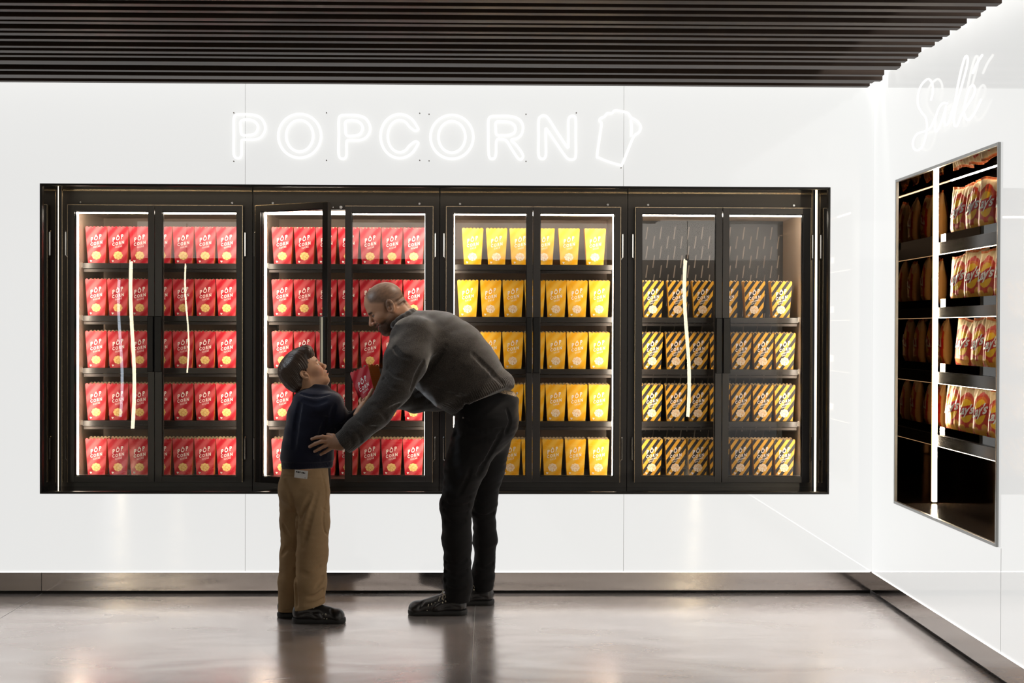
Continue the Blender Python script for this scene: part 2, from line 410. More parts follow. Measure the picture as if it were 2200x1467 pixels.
for ci, c in enumerate(cabs):
    x0, x1 = P(c['o'][0], 700, YC).x, P(c['o'][1], 700, YC).x
    i0, i1 = P(c['i'][0], 700, YC + .04).x, P(c['i'][1], 700, YC + .04).x
    root = empty('display_refrigerator', ((x0 + x1) / 2, YC, ZCB)); cx, cz = root.location.x, root.location.z
    tag(root, cab_labels[ci], 'refrigerator', 'glass-door refrigerators in the recess')
    bpy.context.view_layer.update()
    def B(name, boxes, m, bev=0, par=root):
        mb = MB()
        for lo, hi in boxes: mb.box((lo[0] - cx, lo[1] - YC, lo[2] - cz), (hi[0] - cx, hi[1] - YC, hi[2] - cz))
        return mb.build(name, m, par, bevel=bev)
    B('cabinet', [((x0, YC, ZCB), (i0, .90, ZCT)), ((i1, YC, ZCB), (x1, .90, ZCT)), ((i0, YC, ZIT), (i1, .90, ZCT)), ((i0, YC, ZCB), (i1, .90, ZIB))], M_SATIN)
    B('side_panel', [((i0, YC + .02, ZIB), (i0 + .004, .88, ZIT))], M_IN_SIDE); B('side_panel', [((i1 - .004, YC + .02, ZIB), (i1, .88, ZIT))], M_IN_SIDE)
    bpn = B('back_panel', [((i0, .87, ZIB), (i1, .89, ZIT))], M_BACKB if ci == 3 else M_BACKP)
    if ci == 3:   # staggered air slots
        mb = MB(); n = 0
        for col in range(22):
            for row in range(14):
                sx = i0 + .03 + col * .0415; sz = ZIT - .04 - row * .115 - (.055 if col % 2 else 0)
                if sx > i1 - .03 or sz < ZIB + .1: continue
                h = .075; w = .0035; k = .005
                mb.add([(sx - w + k - cx, .869 - YC, sz - cz), (sx + w + k - cx, .869 - YC, sz - cz), (sx + w - k - cx, .869 - YC, sz - h - cz), (sx - w - k - cx, .869 - YC, sz - h - cz)], [(3, 2, 1, 0)])
        mb.build('air_slot', M_SLOT, bpn)
    # horizontal seams on the back panel, shelf-bearing rails at the sides
    B('ceiling_panel', [((i0, YC + .02, ZIT - .004), (i1, .88, ZIT))], M_IN_SIDE)
    for ri, rz in enumerate(ROWZ):
        if ri == 4:
            B('shelf', [((i0 + .004, .40, rz - .012), (i1 - .004, .86, rz))], M_SHELF); continue
        if ci == 3 and ri == 0: continue
        sh = B('shelf', [((i0 + .012, .445, rz - .030), (i1 - .012, .86, rz)), ], M_SHELF, .001)
        B('price_rail', [((i0 + .015, .452, rz - .049), (i1 - .015, .458, rz - .034))], M_RAIL, 0, root)
        mb = MB(); mb.box((i0 + .012 - cx, .441 - YC, rz - .030 - cz), (i1 - .012 - cx, .445 - YC, rz - .001 - cz))
        xx = i0 + .05
        while xx < i1 - .03:
            mb.cyl((xx - cx, .4405 - YC, rz - .022 - cz), (xx - cx, .4385 - YC, rz - .022 - cz), .0022, n=6, mi=1); xx += .0315
        mb.build('shelf_edge', [M_SHELF, M_RAIL], root)
        B('bracket', [((i0 + .004, .44, rz - .025), (i0 + .012, .47, rz + .004))], M_CHROME, 0, root); B('bracket', [((i1 - .012, .44, rz - .025), (i1 - .004, .47, rz + .004))], M_CHROME, 0, root)
    # LED strips: two uprights and one along the top, just inside the opening
    B('light_strip', [((i0 + .003, YC + .035, ZIB + .01), (i0 + .019, YC + .047, ZIT - .01))], M_LED)
    B('light_strip', [((i1 - .019, YC + .035, ZIB + .01), (i1 - .003, YC + .047, ZIT - .01))], M_LED)
    B('light_strip', [((i0 + .02, YC + .035, ZIT - .022), (i1 - .02, YC + .047, ZIT - .007))], M_LED_TOP)
    # LED reflections along the carcass edges, built as warm metal strips
    e = .0022
    B('led_glint', [((x0 + .002, YC - .005, ZCT - .006), (x1 - .002, YC + .001, ZCT - .006 + e))], M_GLINT)
    if ci == 0: B('led_glint', [((x0 + .008, YC - .003, ZCB + .03), (x0 + .008 + e, YC + .001, ZCT - .006))], M_GLINT)
    if ci == 3: B('led_glint', [((x1 - .008 - e, YC - .003, ZCB + .03), (x1 - .008, YC + .001, ZCT - .006))], M_GLINT)
    B('header_lip', [((x0 + .003, YC - .03, ZCT + .003), (x1 - .003, YC, ZCT + .018))], mat('header_bronze%d' % ci, (.42, .31, .2), rough=.3, metal=.9), .002)
    for bx in (x0 + .11, x1 - .11):
        mb = MB(); mb.cyl((bx - cx, -.002, P(900, 438, YC).z - cz), (bx - cx, -.010, P(900, 438, YC).z - cz), .006, n=12); mb.build('bolt', M_CHROME, root)
    # the two doors
    for di, (a, b, pa, pb) in enumerate(c['d']):
        v = [P(q, 700, DOORY).x - cx for q in (a, b, pa, pb)]
        zoff = -cz
        do = door(root, *v, hinge_left=(di == 0), angle=(-math.radians(28.5) if (ci == 1 and di == 0) else 0))
        do.location = (do.location.x, DOORY - YC, -cz)
    cab_objs.append((root, i0, i1))
# lock rosette above the open door's closing edge
mb = MB(); q = P(733, 445.5, YC - .003); mb.cyl((0, 0, 0), (0, -.010, 0), .0085, n=18); mb.cyl((0, -.01, 0), (0, -.012, 0), .004, n=12)
mb.cyl((P(716, 445, YC).x - q.x, 0, 0), (P(716, 445, YC).x - q.x, -.004, 0), .003, n=8)
o = mb.build('lock', M_CHROME, cab_objs[1][0]); o.location = (q.x - cab_objs[1][0].location.x, -.003, q.z - cab_objs[1][0].location.z)

# ------------------------------------------------------------------ popcorn boxes
def stripe_mat(name, ca, cb, soft, scale=26.0, rough=.45, ang=.80):
    m = mat(name, ca, rough=rough, spec=.4)
    nt = m.node_tree; L = nt.links.new; b = nt.nodes['Principled BSDF']
    tc = nt.nodes.new('ShaderNodeTexCoord'); sp = nt.nodes.new('ShaderNodeSeparateXYZ'); L(tc.outputs['Object'], sp.inputs[0])
    def math_(op, a, c=None):
        n = nt.nodes.new('ShaderNodeMath'); n.operation = op
        for k, v in enumerate((a, c)):
            if v is None: continue
            if isinstance(v, (int, float)): n.inputs[k].default_value = v
            else: L(v, n.inputs[k])
        return n.outputs[0]
    u = math_('ADD', math_('MULTIPLY', sp.outputs[0], scale), math_('MULTIPLY', sp.outputs[2], -scale * ang))
    u = math_('ADD', u, math_('MULTIPLY', sp.outputs[1], scale))
    s = math_('SINE', math_('MULTIPLY', u, 2 * PI))
    r = nt.nodes.new('ShaderNodeMapRange'); r.inputs[1].default_value = -soft; r.inputs[2].default_value = soft; L(s, r.inputs[0])
    mx = nt.nodes.new('ShaderNodeMix'); mx.data_type = 'RGBA'; mx.inputs[6].default_value = (*ca, 1); mx.inputs[7].default_value = (*cb, 1)
    L(r.outputs[0], mx.inputs[0]); L(mx.outputs[2], b.inputs['Base Color'])
    return m
M_RED = stripe_mat('red_card', (.47, .008, .022), (.62, .105, .115), .7, 15)
M_YEL = stripe_mat('yellow_card', (.90, .44, .004), (.93, .56, .07), .8, 15)
M_BLK = stripe_mat('black_yellow_card', (.016, .017, .022), (.80, .42, .04), .10, 24, ang=.66)
M_KRAFT = mat('card_inside', (.92, .70, .42), rough=.6)
M_CREAM = mat('print_cream', (.93, .84, .74), rough=.5)
M_PINKPRINT = mat('print_white', (.95, .88, .84), rough=.5)
M_POP = mat('print_popcorn', (.86, .56, .16), rough=.5, noise=(160, (.93, .70, .30), .4, .6))
M_POP2 = mat('print_popcorn_pale', (.93, .66, .38), rough=.5, noise=(200, (.97, .86, .72), .45, .55))
M_POPDARK = mat('print_popcorn_mark', (.50, .24, .05), rough=.5)
def side_mat(name, c):
    m = mat(name, c, rough=.5, spec=.3); nt = m.node_tree; L = nt.links.new; b = nt.nodes['Principled BSDF']
    tc = nt.nodes.new('ShaderNodeTexCoord'); w = nt.nodes.new('ShaderNodeTexWave'); w.bands_direction = 'Z'; w.inputs['Scale'].default_value = 34; w.inputs['Distortion'].default_value = .6
    r = nt.nodes.new('ShaderNodeMapRange'); r.inputs[1].default_value = .8; r.inputs[2].default_value = .95; r.inputs[3].default_value = 0; r.inputs[4].default_value = .35
    mx = nt.nodes.new('ShaderNodeMix'); mx.data_type = 'RGBA'; mx.inputs[6].default_value = (*c, 1); mx.inputs[7].default_value = (c[0] * .9, c[1] * 1.8 + .05, c[2] * 2 + .1, 1)
    L(tc.outputs['Object'], w.inputs['Vector']); L(w.outputs[1], r.inputs[0]); L(r.outputs[0], mx.inputs[0]); L(mx.outputs[2], b.inputs['Base Color']); return m
M_SIDE_R = side_mat('side_orange', (.80, .20, .03)); M_SIDE_Y = side_mat('side_amber', (.90, .42, .01)); M_SIDE_B = side_mat('side_gold', (.72, .38, .05))
WT, WB, DT, DB = .1212, .0960, .080, .062        # top / bottom width and depth
def scallop(p, q, n, h, up):
    """points from p to q with n round scallops rising by h"""
    out = []
    for i in range(n):
        for k in range(5):
            t = (i + k / 5) / n; s = abs(math.sin(PI * (k / 5))) ** .7
            out.append(p.lerp(q, t) + up * (h * s))
    out.append(q.copy()); return out
def box_mesh(name, flavour):
    mb = MB(); H = BOXH - .006
    def corner(sx, sy, top): w, d = (WT, DT) if top else (WB, DB); return Vector((sx * w / 2, (DT / 2 if top else DT / 2) + sy * d / 2 - DT / 2 + (0 if top else 0), H if top else 0))
    # local y: 0 is mid-depth
    sides = [((-1, -1), (1, -1)), ((1, -1), (1, 1)), ((1, 1), (-1, 1)), ((-1, 1), (-1, -1))]
    for k, (a, b) in enumerate(sides):
        b0, b1 = corner(*a, False), corner(*b, False); t0, t1 = corner(*a, True), corner(*b, True)
        n = 6 if k % 2 == 0 else 4
        if k == 2: t0 = t0 + Vector((0, .002, .005)); t1 = t1 + Vector((0, .002, .005))
        edge = scallop(t1, t0, n, .0080, Vector((0, 0, 1)))
        loop = [b0, b1] + edge
        mb.add(loop, [tuple(range(len(loop)))], 5 if k % 2 else 0)
        inn = (b1 - b0).cross(t0 - b0).normalized() * -.0009
        lp = [p + inn for p in loop]
        mb.add(lp, [tuple(range(len(lp) - 1, -1, -1))], 1)
    mb.add([corner(-1, -1, False), corner(1, -1, False), corner(1, 1, False), corner(-1, 1, False)], [(0, 3, 2, 1)], 0)
    fl = .0011
    mb.add([corner(-1, -1, False) + Vector((0, 0, fl)), corner(1, -1, False) + Vector((0, 0, fl)), corner(1, 1, False) + Vector((0, 0, fl)), corner(-1, 1, False) + Vector((0, 0, fl))], [(0, 1, 2, 3)], 1)
    # print on the front and back faces: u across, v up (0..1)
    def face(u, v, off, back=False):
        y = -(DB + (DT - DB) * v) / 2
        s = -1 if back else 1
        return (u * s, (y - off) * s, v * H)
    def put(vs2, fs, cu, cv, rot, mi, off, back):
        c, s = math.cos(rot), math.sin(rot)
        mb.add([face(cu + x * c - y * s, (cv * H + x * s + y * c) / H, off, back) for x, y in vs2], fs, mi)
    flavour_text = {'red': 'SUCRÉ', 'yellow': 'SALÉ', 'black': 'CARAMEL'}[flavour]
    tx = 2 if flavour != 'black' else 2
    def disc(r, n=12, sx=1, sy=1): return [(r * sx * math.cos(2 * PI * i / n), r * sy * math.sin(2 * PI * i / n)) for i in range(n)], [tuple(range(n))]
    for back in (False, True):
        vs, fs = T_POP; put(vs, fs, -.0005, .722, 0, 2, .0006, back)
        vs, fs = T_CORN; put(vs, fs, .0005, .562, 0, 2, .0006, back)
        vs, fs = {'red': T_SUCRE, 'yellow': T_SALE, 'black': T_CARAMEL}[flavour]; put(vs, fs, .003, .472, 0, 2, .0006, back)
        if flavour == 'black': vs, fs = T_SMALL; put(vs, fs, -.004, .405, 0, 2, .0006, back)
        rnd = random.Random(3)
        blobs = [(.0165 * math.cos(q * .7854), .0015 + .0145 * math.sin(q * .7854)) for q in range(8)] + [(-.006, .002), (.006, .001)]
        for q, (bx, bz) in enumerate(blobs):
            vs, fs = disc(.0098 if q < 8 else .012); put([(x + bx, y + bz) for x, y in vs], fs, -.001, .215, 0, 3, .0006 + q * .00005, back)
        for q in range(14):
            bx, bz = rnd.uniform(-.017, .017), rnd.uniform(-.015, .018); vs, fs = disc(.0014, 6, 1.3, 1)
            put([(x + bx, y + bz) for x, y in vs], fs, -.001, .215, 0, 4, .0013, back)
        hv = [(0, -.0075), (.0055, -.001), (.0062, .003), (.004, .0055), (.0015, .0048), (0, .002), (-.0015, .0048), (-.004, .0055), (-.0062, .003), (-.0055, -.001)]
        put(hv, [tuple(range(10))], -.031, .065, -.15, 2, .0006, back)
    me_o = mb.build(name, [{'red': M_RED, 'yellow': M_YEL, 'black': M_BLK}[flavour], M_KRAFT, M_PINKPRINT, M_POP if flavour == 'red' else M_POP2, M_POPDARK, {'red': M_SIDE_R, 'yellow': M_SIDE_Y, 'black': M_SIDE_B}[flavour]])
    return me_o
def pick(*a, **k):
    vs, fs = fit_text(*a, **k); return vs, fs
def slope(t, k): return [(x, y + k * x) for x, y in t[0]], t[1]
T_POP = slope(pick('PÖP', .060, .031, off=.034, spacing=1.5), .36)
T_CORN = slope(pick('CORN', .066, .0185, off=.038, spacing=1.48), .20)
T_SUCRE = slope(pick('SUCRÉ', .038, .0115, off=.016, spacing=1.45), .22)
T_SALE = slope(pick('SALÉ', .032, .0115, off=.016, spacing=1.45), .22)
T_CARAMEL = slope(pick('CARAMEL', .052, .0105, shear=.2, off=.012, spacing=1.1), .3)
T_SMALL = slope(pick('SALÉ', .028, .0095, shear=.2, off=.010, spacing=1.1), .3)
protos = {}
rownames = ['top', 'second', 'middle', 'fourth', 'bottom']
ordn = ['first', 'second', 'third', 'fourth', 'fifth', 'sixth', 'seventh']
layout = {0: ('red', [183, 230, 276.5, 323, 370, 417, 463.5], 46),
          1: ('red', [583, 630.5, 677.5, 725, 772, 819, 865.5], 46),
          2: ('yellow', [981.5, 1031, 1079, 1125.5, 1171.5, 1217, 1264.5], 46.5),
          3: ('black', [1379, 1430, 1478, 1524, 1570, 1617.5, 1664], 46.5)}
wherec = ['first red refrigerator', 'open-door refrigerator', 'yellow refrigerator', 'black-and-yellow refrigerator']
rb = random.Random(11)
for ci in range(4):
    flavour, xs, w = layout[ci]
    for ri in range(5):
        if ci == 3 and ri == 0: continue
        px = list(xs)
        if ci == 2 and ri == 0: px = [991.5, 1043, 1094, 1145, 1199, 1255]
        if ci == 3 and ri == 1: px = [1380, 1434, 1487, 1541, 1598, 1656]
        if ci == 2 and ri == 4: px = [981, 1028, 1074, 1120, 1165, 1214, 1264]
        n = len(px)
        for k, x in enumerate(px):
            if flavour in protos: o = protos[flavour].copy(); COL.objects.link(o)
            else: o = box_mesh('popcorn_box', flavour); protos[flavour] = o
            X = P(x + w / 2, 700, BOXY).x + rb.uniform(-.0005, .0005)
            o.location = (X, BOXY + DT / 2 + rb.uniform(0, .006), ROWZ[ri] + .0006)
            o.rotation_euler = (0, 0, rb.uniform(-.012, .012))
            colr = {'red': 'red', 'yellow': 'yellow', 'black': 'black-striped'}[flavour]
            # the box nearest the lit end strip is 'first'
            lab = '%s popcorn box, %s from the left on the %s shelf of the %s' % (colr, ordn[k], rownames[ri], wherec[ci])
            tag(o, lab, 'popcorn box', '%s popcorn boxes on the %s shelf of the %s' % (colr, rownames[ri], wherec[ci]))

# ------------------------------------------------------------------ neon signs
def cv(x, y, ox=470, oy=200, s=4.49): return (ox + x / s, oy + y / s)
def wallpts(pts, ox, oy, s, closed, n=5, yy=-.022):
    c = [cv(x, y, ox, oy, s) for x, y in pts]
    return [P(p[0], p[1], yy) for p in spline(c, n, closed)]
sign = empty('neon_sign', (P(930, 350, 0).x, 0, P(930, 350, 0).z)); tag(sign, 'white neon word POPCORN with a popcorn tub outline above the refrigerators', 'neon sign')
def child_world(o, par):
    bpy.context.view_layer.update(); o.parent = par; o.matrix_parent_inverse = par.matrix_world.inverted()
def neon(paths, name='letter', r=.0070):
    mb = MB()
    for pts, cl in paths: mb.tube(pts, r, 8, cl)
    o = mb.build(name, M_NEON, smooth=True); child_world(o, sign); return o
A = (470, 200, 4.49); Bq = (920, 200, 4.49)
Pout = [(145, 590), (145, 400), (145, 250), (165, 212), (210, 205), (320, 208), (400, 235), (443, 300), (445, 365), (405, 425), (340, 448), (240, 450), (220, 470), (218, 600), (182, 628)]
Pin = [(215, 268), (290, 256), (352, 280), (378, 330), (352, 388), (290, 405), (222, 400), (212, 335)]
def shift(p, dx, dy): return [(x + dx, y + dy) for x, y in p]
def ell(cx, cy, rx, ry, n=20): return [(cx + rx * math.cos(2 * PI * i / n), cy + ry * math.sin(2 * PI * i / n)) for i in range(n)]
neon([(wallpts(Pout, *A, True), True), (wallpts(Pin, *A, True), True)])
neon([(wallpts(ell(780, 412, 207, 212), *A, True, 2), True), (wallpts(ell(780, 412, 130, 152), *A, True, 2), True)])
neon([(wallpts(shift(Pout, 1012, 6), *A, True), True), (wallpts(shift(Pin, 1010, 6), *A, True), True)])
def arcc(cx, cy, rx, ry, a0, a1, n): return [(cx + rx * math.cos(math.radians(a0 + (a1 - a0) * i / n)), cy - ry * math.sin(math.radians(a0 + (a1 - a0) * i / n))) for i in range(n + 1)]
Cc = arcc(1745, 415, 185, 212, 28, 332, 18) + [(1925, 478), (1890, 468)] + arcc(1745, 415, 115, 155, 322, 38, 16) + [(1890, 362), (1925, 350)]
neon([(wallpts(Cc, *A, True, 3), True)])
neon([(wallpts(ell(228, 422, 207, 212), *Bq, True, 2), True), (wallpts(ell(228, 422, 130, 152), *Bq, True, 2), True)])
Ro = [(585, 600), (580, 400), (580, 265), (605, 226), (660, 222), (780, 222), (865, 245), (912, 305), (905, 385), (860, 435), (800, 450), (850, 500), (912, 590), (905, 632), (868, 630), (800, 530), (755, 460), (700, 444), (658, 460), (652, 600), (620, 634)]
Ri = [(655, 280), (720, 275), (790, 282), (838, 320), (835, 375), (785, 403), (720, 406), (660, 400), (652, 340)]
neon([(wallpts(Ro, *Bq, True, 4), True), (wallpts(Ri, *Bq, True, 4), True)])
No = [(1065, 600), (1065, 420), (1065, 265), (1085, 225), (1120, 217), (1160, 245), (1250, 385), (1342, 520), (1352, 500), (1352, 380), (1352, 265), (1370, 225), (1408, 222), (1424, 260), (1424, 420), (1424, 600), (1400, 638), (1350, 634), (1310, 590), (1220, 460), (1142, 345), (1134, 360), (1135, 480), (1135, 600), (1105, 635)]
neon([(wallpts(No, *Bq, True, 4), True)])
Bk = [(1630, 600), (1645, 622), (1735, 660), (1850, 694), (1872, 685), (1935, 530), (1985, 415), (2035, 375), (2050, 320), (2015, 270), (1955, 232), (1925, 192), (1850, 172), (1800, 168), (1770, 195), (1730, 193), (1700, 225), (1660, 245), (1655, 270), (1672, 295), (1655, 420)]
Fl = [(1955, 255), (1962, 330), (1958, 420)]
neon([(wallpts(Bk, *Bq, True, 4), True), (wallpts(Fl, *Bq, False, 4), False)], 'popcorn_tub')
mb = MB()
for sx, sy in ((702, 243), (702, 345), (902, 244), (922, 246), (902, 345), (922, 346), (1130, 246), (1130, 347), (1238, 243), (503, 243), (503, 347), (1334, 361)):
    q = P(sx, sy, 0); mb.cyl((q.x, 0, q.z), (q.x, -.012, q.z), .0035, n=8)
o = mb.build('screw', mat('screw_grey', (.5, .48, .46), rough=.4, metal=.6)); child_world(o, sign)
# Salé on the right wall
s2 = empty('neon_sign', (XW, PX(2040, 240, XW).y, PX(2040, 240, XW).z)); tag(s2, 'white neon handwritten word Salé on the side wall above the chip niche', 'neon sign')
W = lambda pts: [PX(p[0], p[1], XW - .022) for p in spline([(1940 + x / 5.87, 90 + y / 5.87) for x, y in pts], 6)]
S_ = [(352, 735), (375, 640), (372, 540), (340, 478), (298, 475), (232, 545), (192, 650), (186, 780), (230, 880), (288, 960), (302, 1080), (285, 1200), (243, 1320), (180, 1368), (130, 1330), (130, 1240), (180, 1160), (270, 1128), (340, 1090), (385, 1000), (410, 940)]
a_ = [(560, 775), (500, 775), (445, 850), (408, 975), (402, 1080), (420, 1132), (460, 1065), (505, 950), (545, 810), (528, 900), (520, 1000), (545, 1050), (585, 990), (640, 800)]
l_ = [(600, 960), (650, 780), (690, 560), (740, 330), (785, 190), (815, 195), (808, 300), (745, 540), (672, 800), (642, 950), (648, 1048), (682, 1055), (725, 950)]
e_ = [(725, 950), (800, 820), (880, 690), (908, 600), (880, 545), (832, 600), (787, 750), (767, 880), (790, 960), (830, 983), (882, 930), (942, 820), (985, 725)]
ac = [(878, 395), (930, 275), (1000, 165)]
for pts in (S_, a_, l_, e_):
    mb = MB(); mb.tube(W(pts), .0054, 8); o = mb.build('letter', M_NEON, smooth=True); child_world(o, s2)
mb = MB(); mb.tube(W(ac), .0054, 8); o = mb.build('accent', M_NEON, smooth=True); child_world(o, s2)

# ------------------------------------------------------------------ chip niche in the right wall
ND = .62
M_FRAME = mat('niche_frame_steel', (.32, .32, .31), rough=.28, metal=.9)
M_MIRRORBLACK = mat('smoked_mirror', (.05, .034, .022), rough=.02, metal=1.0)
M_NFLOOR = mat('niche_floor', (.03, .022, .017), rough=.12, spec=.8)
mb = MB(); fw = .014
for lo, hi in (((XW - .010, NY0 - fw, NB), (XW + .004, NY0, NT)), ((XW - .010, NY1, NB), (XW + .004, NY1 + fw, NT)), ((XW - .010, NY1 + fw, NT - fw), (XW + .004, NY0 - fw, NT)), ((XW - .010, NY1 + fw, NB), (XW + .004, NY0 - fw, NB + fw))):
    mb.box(lo, hi)
t2 = mb.build('trim_2', M_FRAME, bevel=.001); tag(t2, kind='structure')
mb = MB(); e_ = .003
mb.box((XW + e_, NY0 - .004, NB), (XW + ND, NY0 - .0005, NT)); mb.box((XW + e_, NY1 + .0005, NB), (XW + ND, NY1 + .004, NT)); mb.box((XW + e_, NY1, NT - .003), (XW + ND, NY0, NT - .0005))
mb.build('niche_side', M_MIRRORBLACK, t2)
mb = MB(); mb.box((XW + ND, NY1, NB), (XW + ND + .02, NY0, NT)); mb.build('niche_back', M_GLOSSBLACK, t2)
mb = MB(); mb.box((XW + e_, NY1, NB), (XW + ND, NY0, NB + .002)); mb.build('niche_floor', M_NFLOOR, t2)
FX = XW + .195                     # front of the shelves
M_LEDN = emis('niche_led', (1.0, .82, .58), 60.0)
M_LEDN2 = emis('niche_led_pink', (1.0, .84, .70), 60.0)
y0 = NY0 - .006
strip('light_strip', (FX - .012, y0 - .008, NB + .01), (FX + .010, y0, NT - .003), M_LEDN, 'tall glowing upright strip in the far corner of the chip niche')
strip('light_strip', (FX - .012, NY1 + .006, NB + .01), (FX + .010, NY1 + .014, NT - .003), M_LEDN, 'tall glowing upright strip at the near end of the chip niche, behind its frame')
strip('light_strip', (XW + .266, NY1 + .01, NT - .0065), (XW + .270, NY0 - .01, NT - .0035), M_LEDN2, 'glowing strip running along the ceiling of the chip niche')
M_LEDU = emis('shelf_led', (1.0, .84, .62), 9.0)
M_FASCIA = mat('shelf_fascia', (.03, .022, .016), rough=.18, spec=.8)
M_ACRYL = glass('acrylic_lip', 1.49, (.93, .90, .88))
rowsN = [(520, 545.5), (660, 682), (799.5, 824), (936.5, 960)]
sn = ['top', 'second', 'third', 'lowest']
shelfz = []
for k, (ya, yb) in enumerate(rowsN):
    zt, zb = PX(2022, ya, FX).z, PX(2022, yb, FX).z; shelfz.append(zt)
    s = empty('snack_shelf', (FX, (NY0 + NY1) / 2, zb)); tag(s, '%s dark shelf of the wall niche with clear lip, holding chip bags' % sn[k], 'shelf', 'shelves of the chip niche')
    L_ = (NY0 - NY1) / 2 - .008
    mb = MB(); mb.box((.006, -L_, zt - zb - .012), (ND - .20, L_, zt - zb)); mb.build('board', M_SHELF, s)
    mb = MB(); mb.box((0, -L_, 0), (.006, L_, zt - zb)); mb.build('fascia', M_FASCIA, s)
    mb = MB(); mb.box((-.001, L_ - .012, .001), (.001, L_, zt - zb - .001)); mb.build('end_cap', mat('pale_cap%d' % k, (.85, .72, .5), rough=.3), s)
    mb = MB(); mb.box((.018, -L_, zt - zb), (.021, L_ - .02, zt - zb + .042)); mb.build('clear_lip', M_ACRYL, s)
    mb = MB(); mb.box((.0005, -L_, -.0025), (.008, L_, .0)); mb.build('light_strip', M_LEDU, s)

def colattr_mat(name, rough=.3, spec=.6, coat=0):
    m = mat(name, rough=rough, spec=spec, coat=coat, coat_rough=.1)
    a = m.node_tree.nodes.new('ShaderNodeVertexColor'); a.layer_name = 'Col'
    m.node_tree.links.new(a.outputs[0], m.node_tree.nodes['Principled BSDF'].inputs['Base Color']); return m
M_BAG = colattr_mat('foil_bag', .42, .45, .0)
M_BAGW = mat('bag_lettering', (.95, .92, .88), rough=.35)
def chip_bag(name, seed, w=.185, h=.27, depth=.075, lean=0.0):
    rnd = random.Random(seed); NX, NZ = 76, 96
    ph = [rnd.uniform(0, 6.28) for _ in range(8)]; am = rnd.uniform(.8, 1.3)
    def prof(u, v):    # half thickness
        a = max(0, 1 - abs(u) ** 2.6); bz = max(0, min(1, (v - .035) / .2)) * max(0, min(1, (.965 - v) / .42))
        return depth / 2 * (a ** .42) * (bz ** .55) + .0015
    def wr(u, v, s):
        env = (v ** 3) * .0055 + .0010
        return am * env * (math.sin(9 * u + ph[0] + 3 * s) + .7 * math.sin(16 * u - 5 * v + ph[1]) + .5 * math.sin(23 * u + 8 * v + ph[2] + s)) * (1 - abs(u) ** 4)
    def pt(u, v, s, off=0):
        ww = w / 2 * (1 - .10 * math.sin(PI * min(1, max(0, v))) + .03 * math.sin(7 * v + ph[3]))
        x = u * ww; z = v * h + .006 * math.sin(3 * u + ph[4]) * v + (.012 * u * rnd2 * v)
        y = s * (prof(u, v) + off) + wr(u, v, s) * .5
        return (x, y + lean * v * .03, z)
    rnd2 = rnd.uniform(-1, 1)
    vs = []; cols = []; fs = []
    def colour(u, v):
        x, z = u * w / 2, (v - .53) * h
        red = (.66, .050, .018); cream = (.84, .60, .32); org = (.78, .17, .02); yel = (.95, .55, .015)
        # chips printed low down
        if v > .93: return (.80, .20, .05) if v > .955 else (.9, .68, .36)
        c = cream if v > .82 + .07 * math.cos(u * 2.2) - .10 * abs(u) else red
        if v < .74 and abs(u) > .86: c = (.85, .55, .22)
        d = math.hypot(x / .056, (z) / .060)
        if 1.0 < d < 1.22 and v > .5: c = org
        if d < 1.0: c = yel
        if abs(z - .004 * math.sin(u * 4) - .15 * x) < .026 and abs(x) < .082: c = (.60, .015, .012)
        for (cx_, cz_, rx, rz) in ((-.035, -.088, .03, .018), (.015, -.102, .034, .017), (.045, -.078, .02, .02)):
            if math.hypot((x - cx_) / rx, (z - cz_) / rz) < 1: c = (.88, .42, .05)
        return c
    for s in (-1, 1):
        for j in range(NZ + 1):
            for i in range(NX + 1):
                u = -1 + 2 * i / NX; v = j / NZ; vs.append(pt(u, v, s)); cols.append(colour(u, v))
    K = (NX + 1) * (NZ + 1)
    for s in (0, 1):
        for j in range(NZ):
            for i in range(NX):
                a = s * K + j * (NX + 1) + i; q = (a, a + 1, a + NX + 2, a + NX + 1); fs.append(q if s == 0 else q[::-1])
    # stitch the rim
    rim = [j * (NX + 1) for j in range(NZ + 1)] + [NZ * (NX + 1) + i for i in range(1, NX + 1)] + [j * (NX + 1) + NX for j in range(NZ - 1, -1, -1)] + [i for i in range(NX - 1, 0, -1)]
    for q in range(len(rim)): a, b = rim[q], rim[(q + 1) % len(rim)]; fs.append((a, b, b + K, a + K))
    mb = MB(); mb.add(vs, fs); o = mb.build(name, M_BAG, smooth=True)
    ca = o.data.color_attributes.new('Col', 'FLOAT_COLOR', 'POINT')
    for i, c in enumerate(cols): ca.data[i].color = (*c, 1)
    t, tf = T_LAYS; g = MB(); pts = []
    for x, y in t:
        zz = y + .15 * x; u = x / (w / 2); v = .53 + zz / h
        p_ = pt(u, v, -1, .0030); pts.append(p_)
    g.add(pts, tf); g.build('bag_lettering', M_BAGW, o)
    return o
T_LAYS = pick("Lay's", .140, .066, shear=.32, off=.03)
def dense(vs, fs, n=0): return vs, fs
XB = FX + .080
bagspec = {k: [(-.10 - .191 * j - [.06, .06, .045, 0][k], [0, .004, -.004, 0, .003][j] + [.0, .0, .03, 0][k], [0, -.02, .012, 0, 0][j] if k != 2 else .05 - .01 * j, .004, [0, .06, .0, .04, 0][j] * (1 if k % 2 else -1)) for j in range(5)] for k in range(4)}
bagname = {0: ['nearest the upright light strip', 'crumpled bag beside it', 'third from the light strip'],
           1: ['nearest the upright light strip', 'middle bag of the three in view', 'third from the light strip'],
           2: ['leaning bag nearest the light strip', 'leaning middle bag', 'third from the light strip'],
           3: ['nearest the upright light strip', 'middle bag with folded front', 'third from the light strip']}
sd = 0
bag_protos = [chip_bag('chip_bag', 5 + q) for q in range(4)]
used = [False] * 4
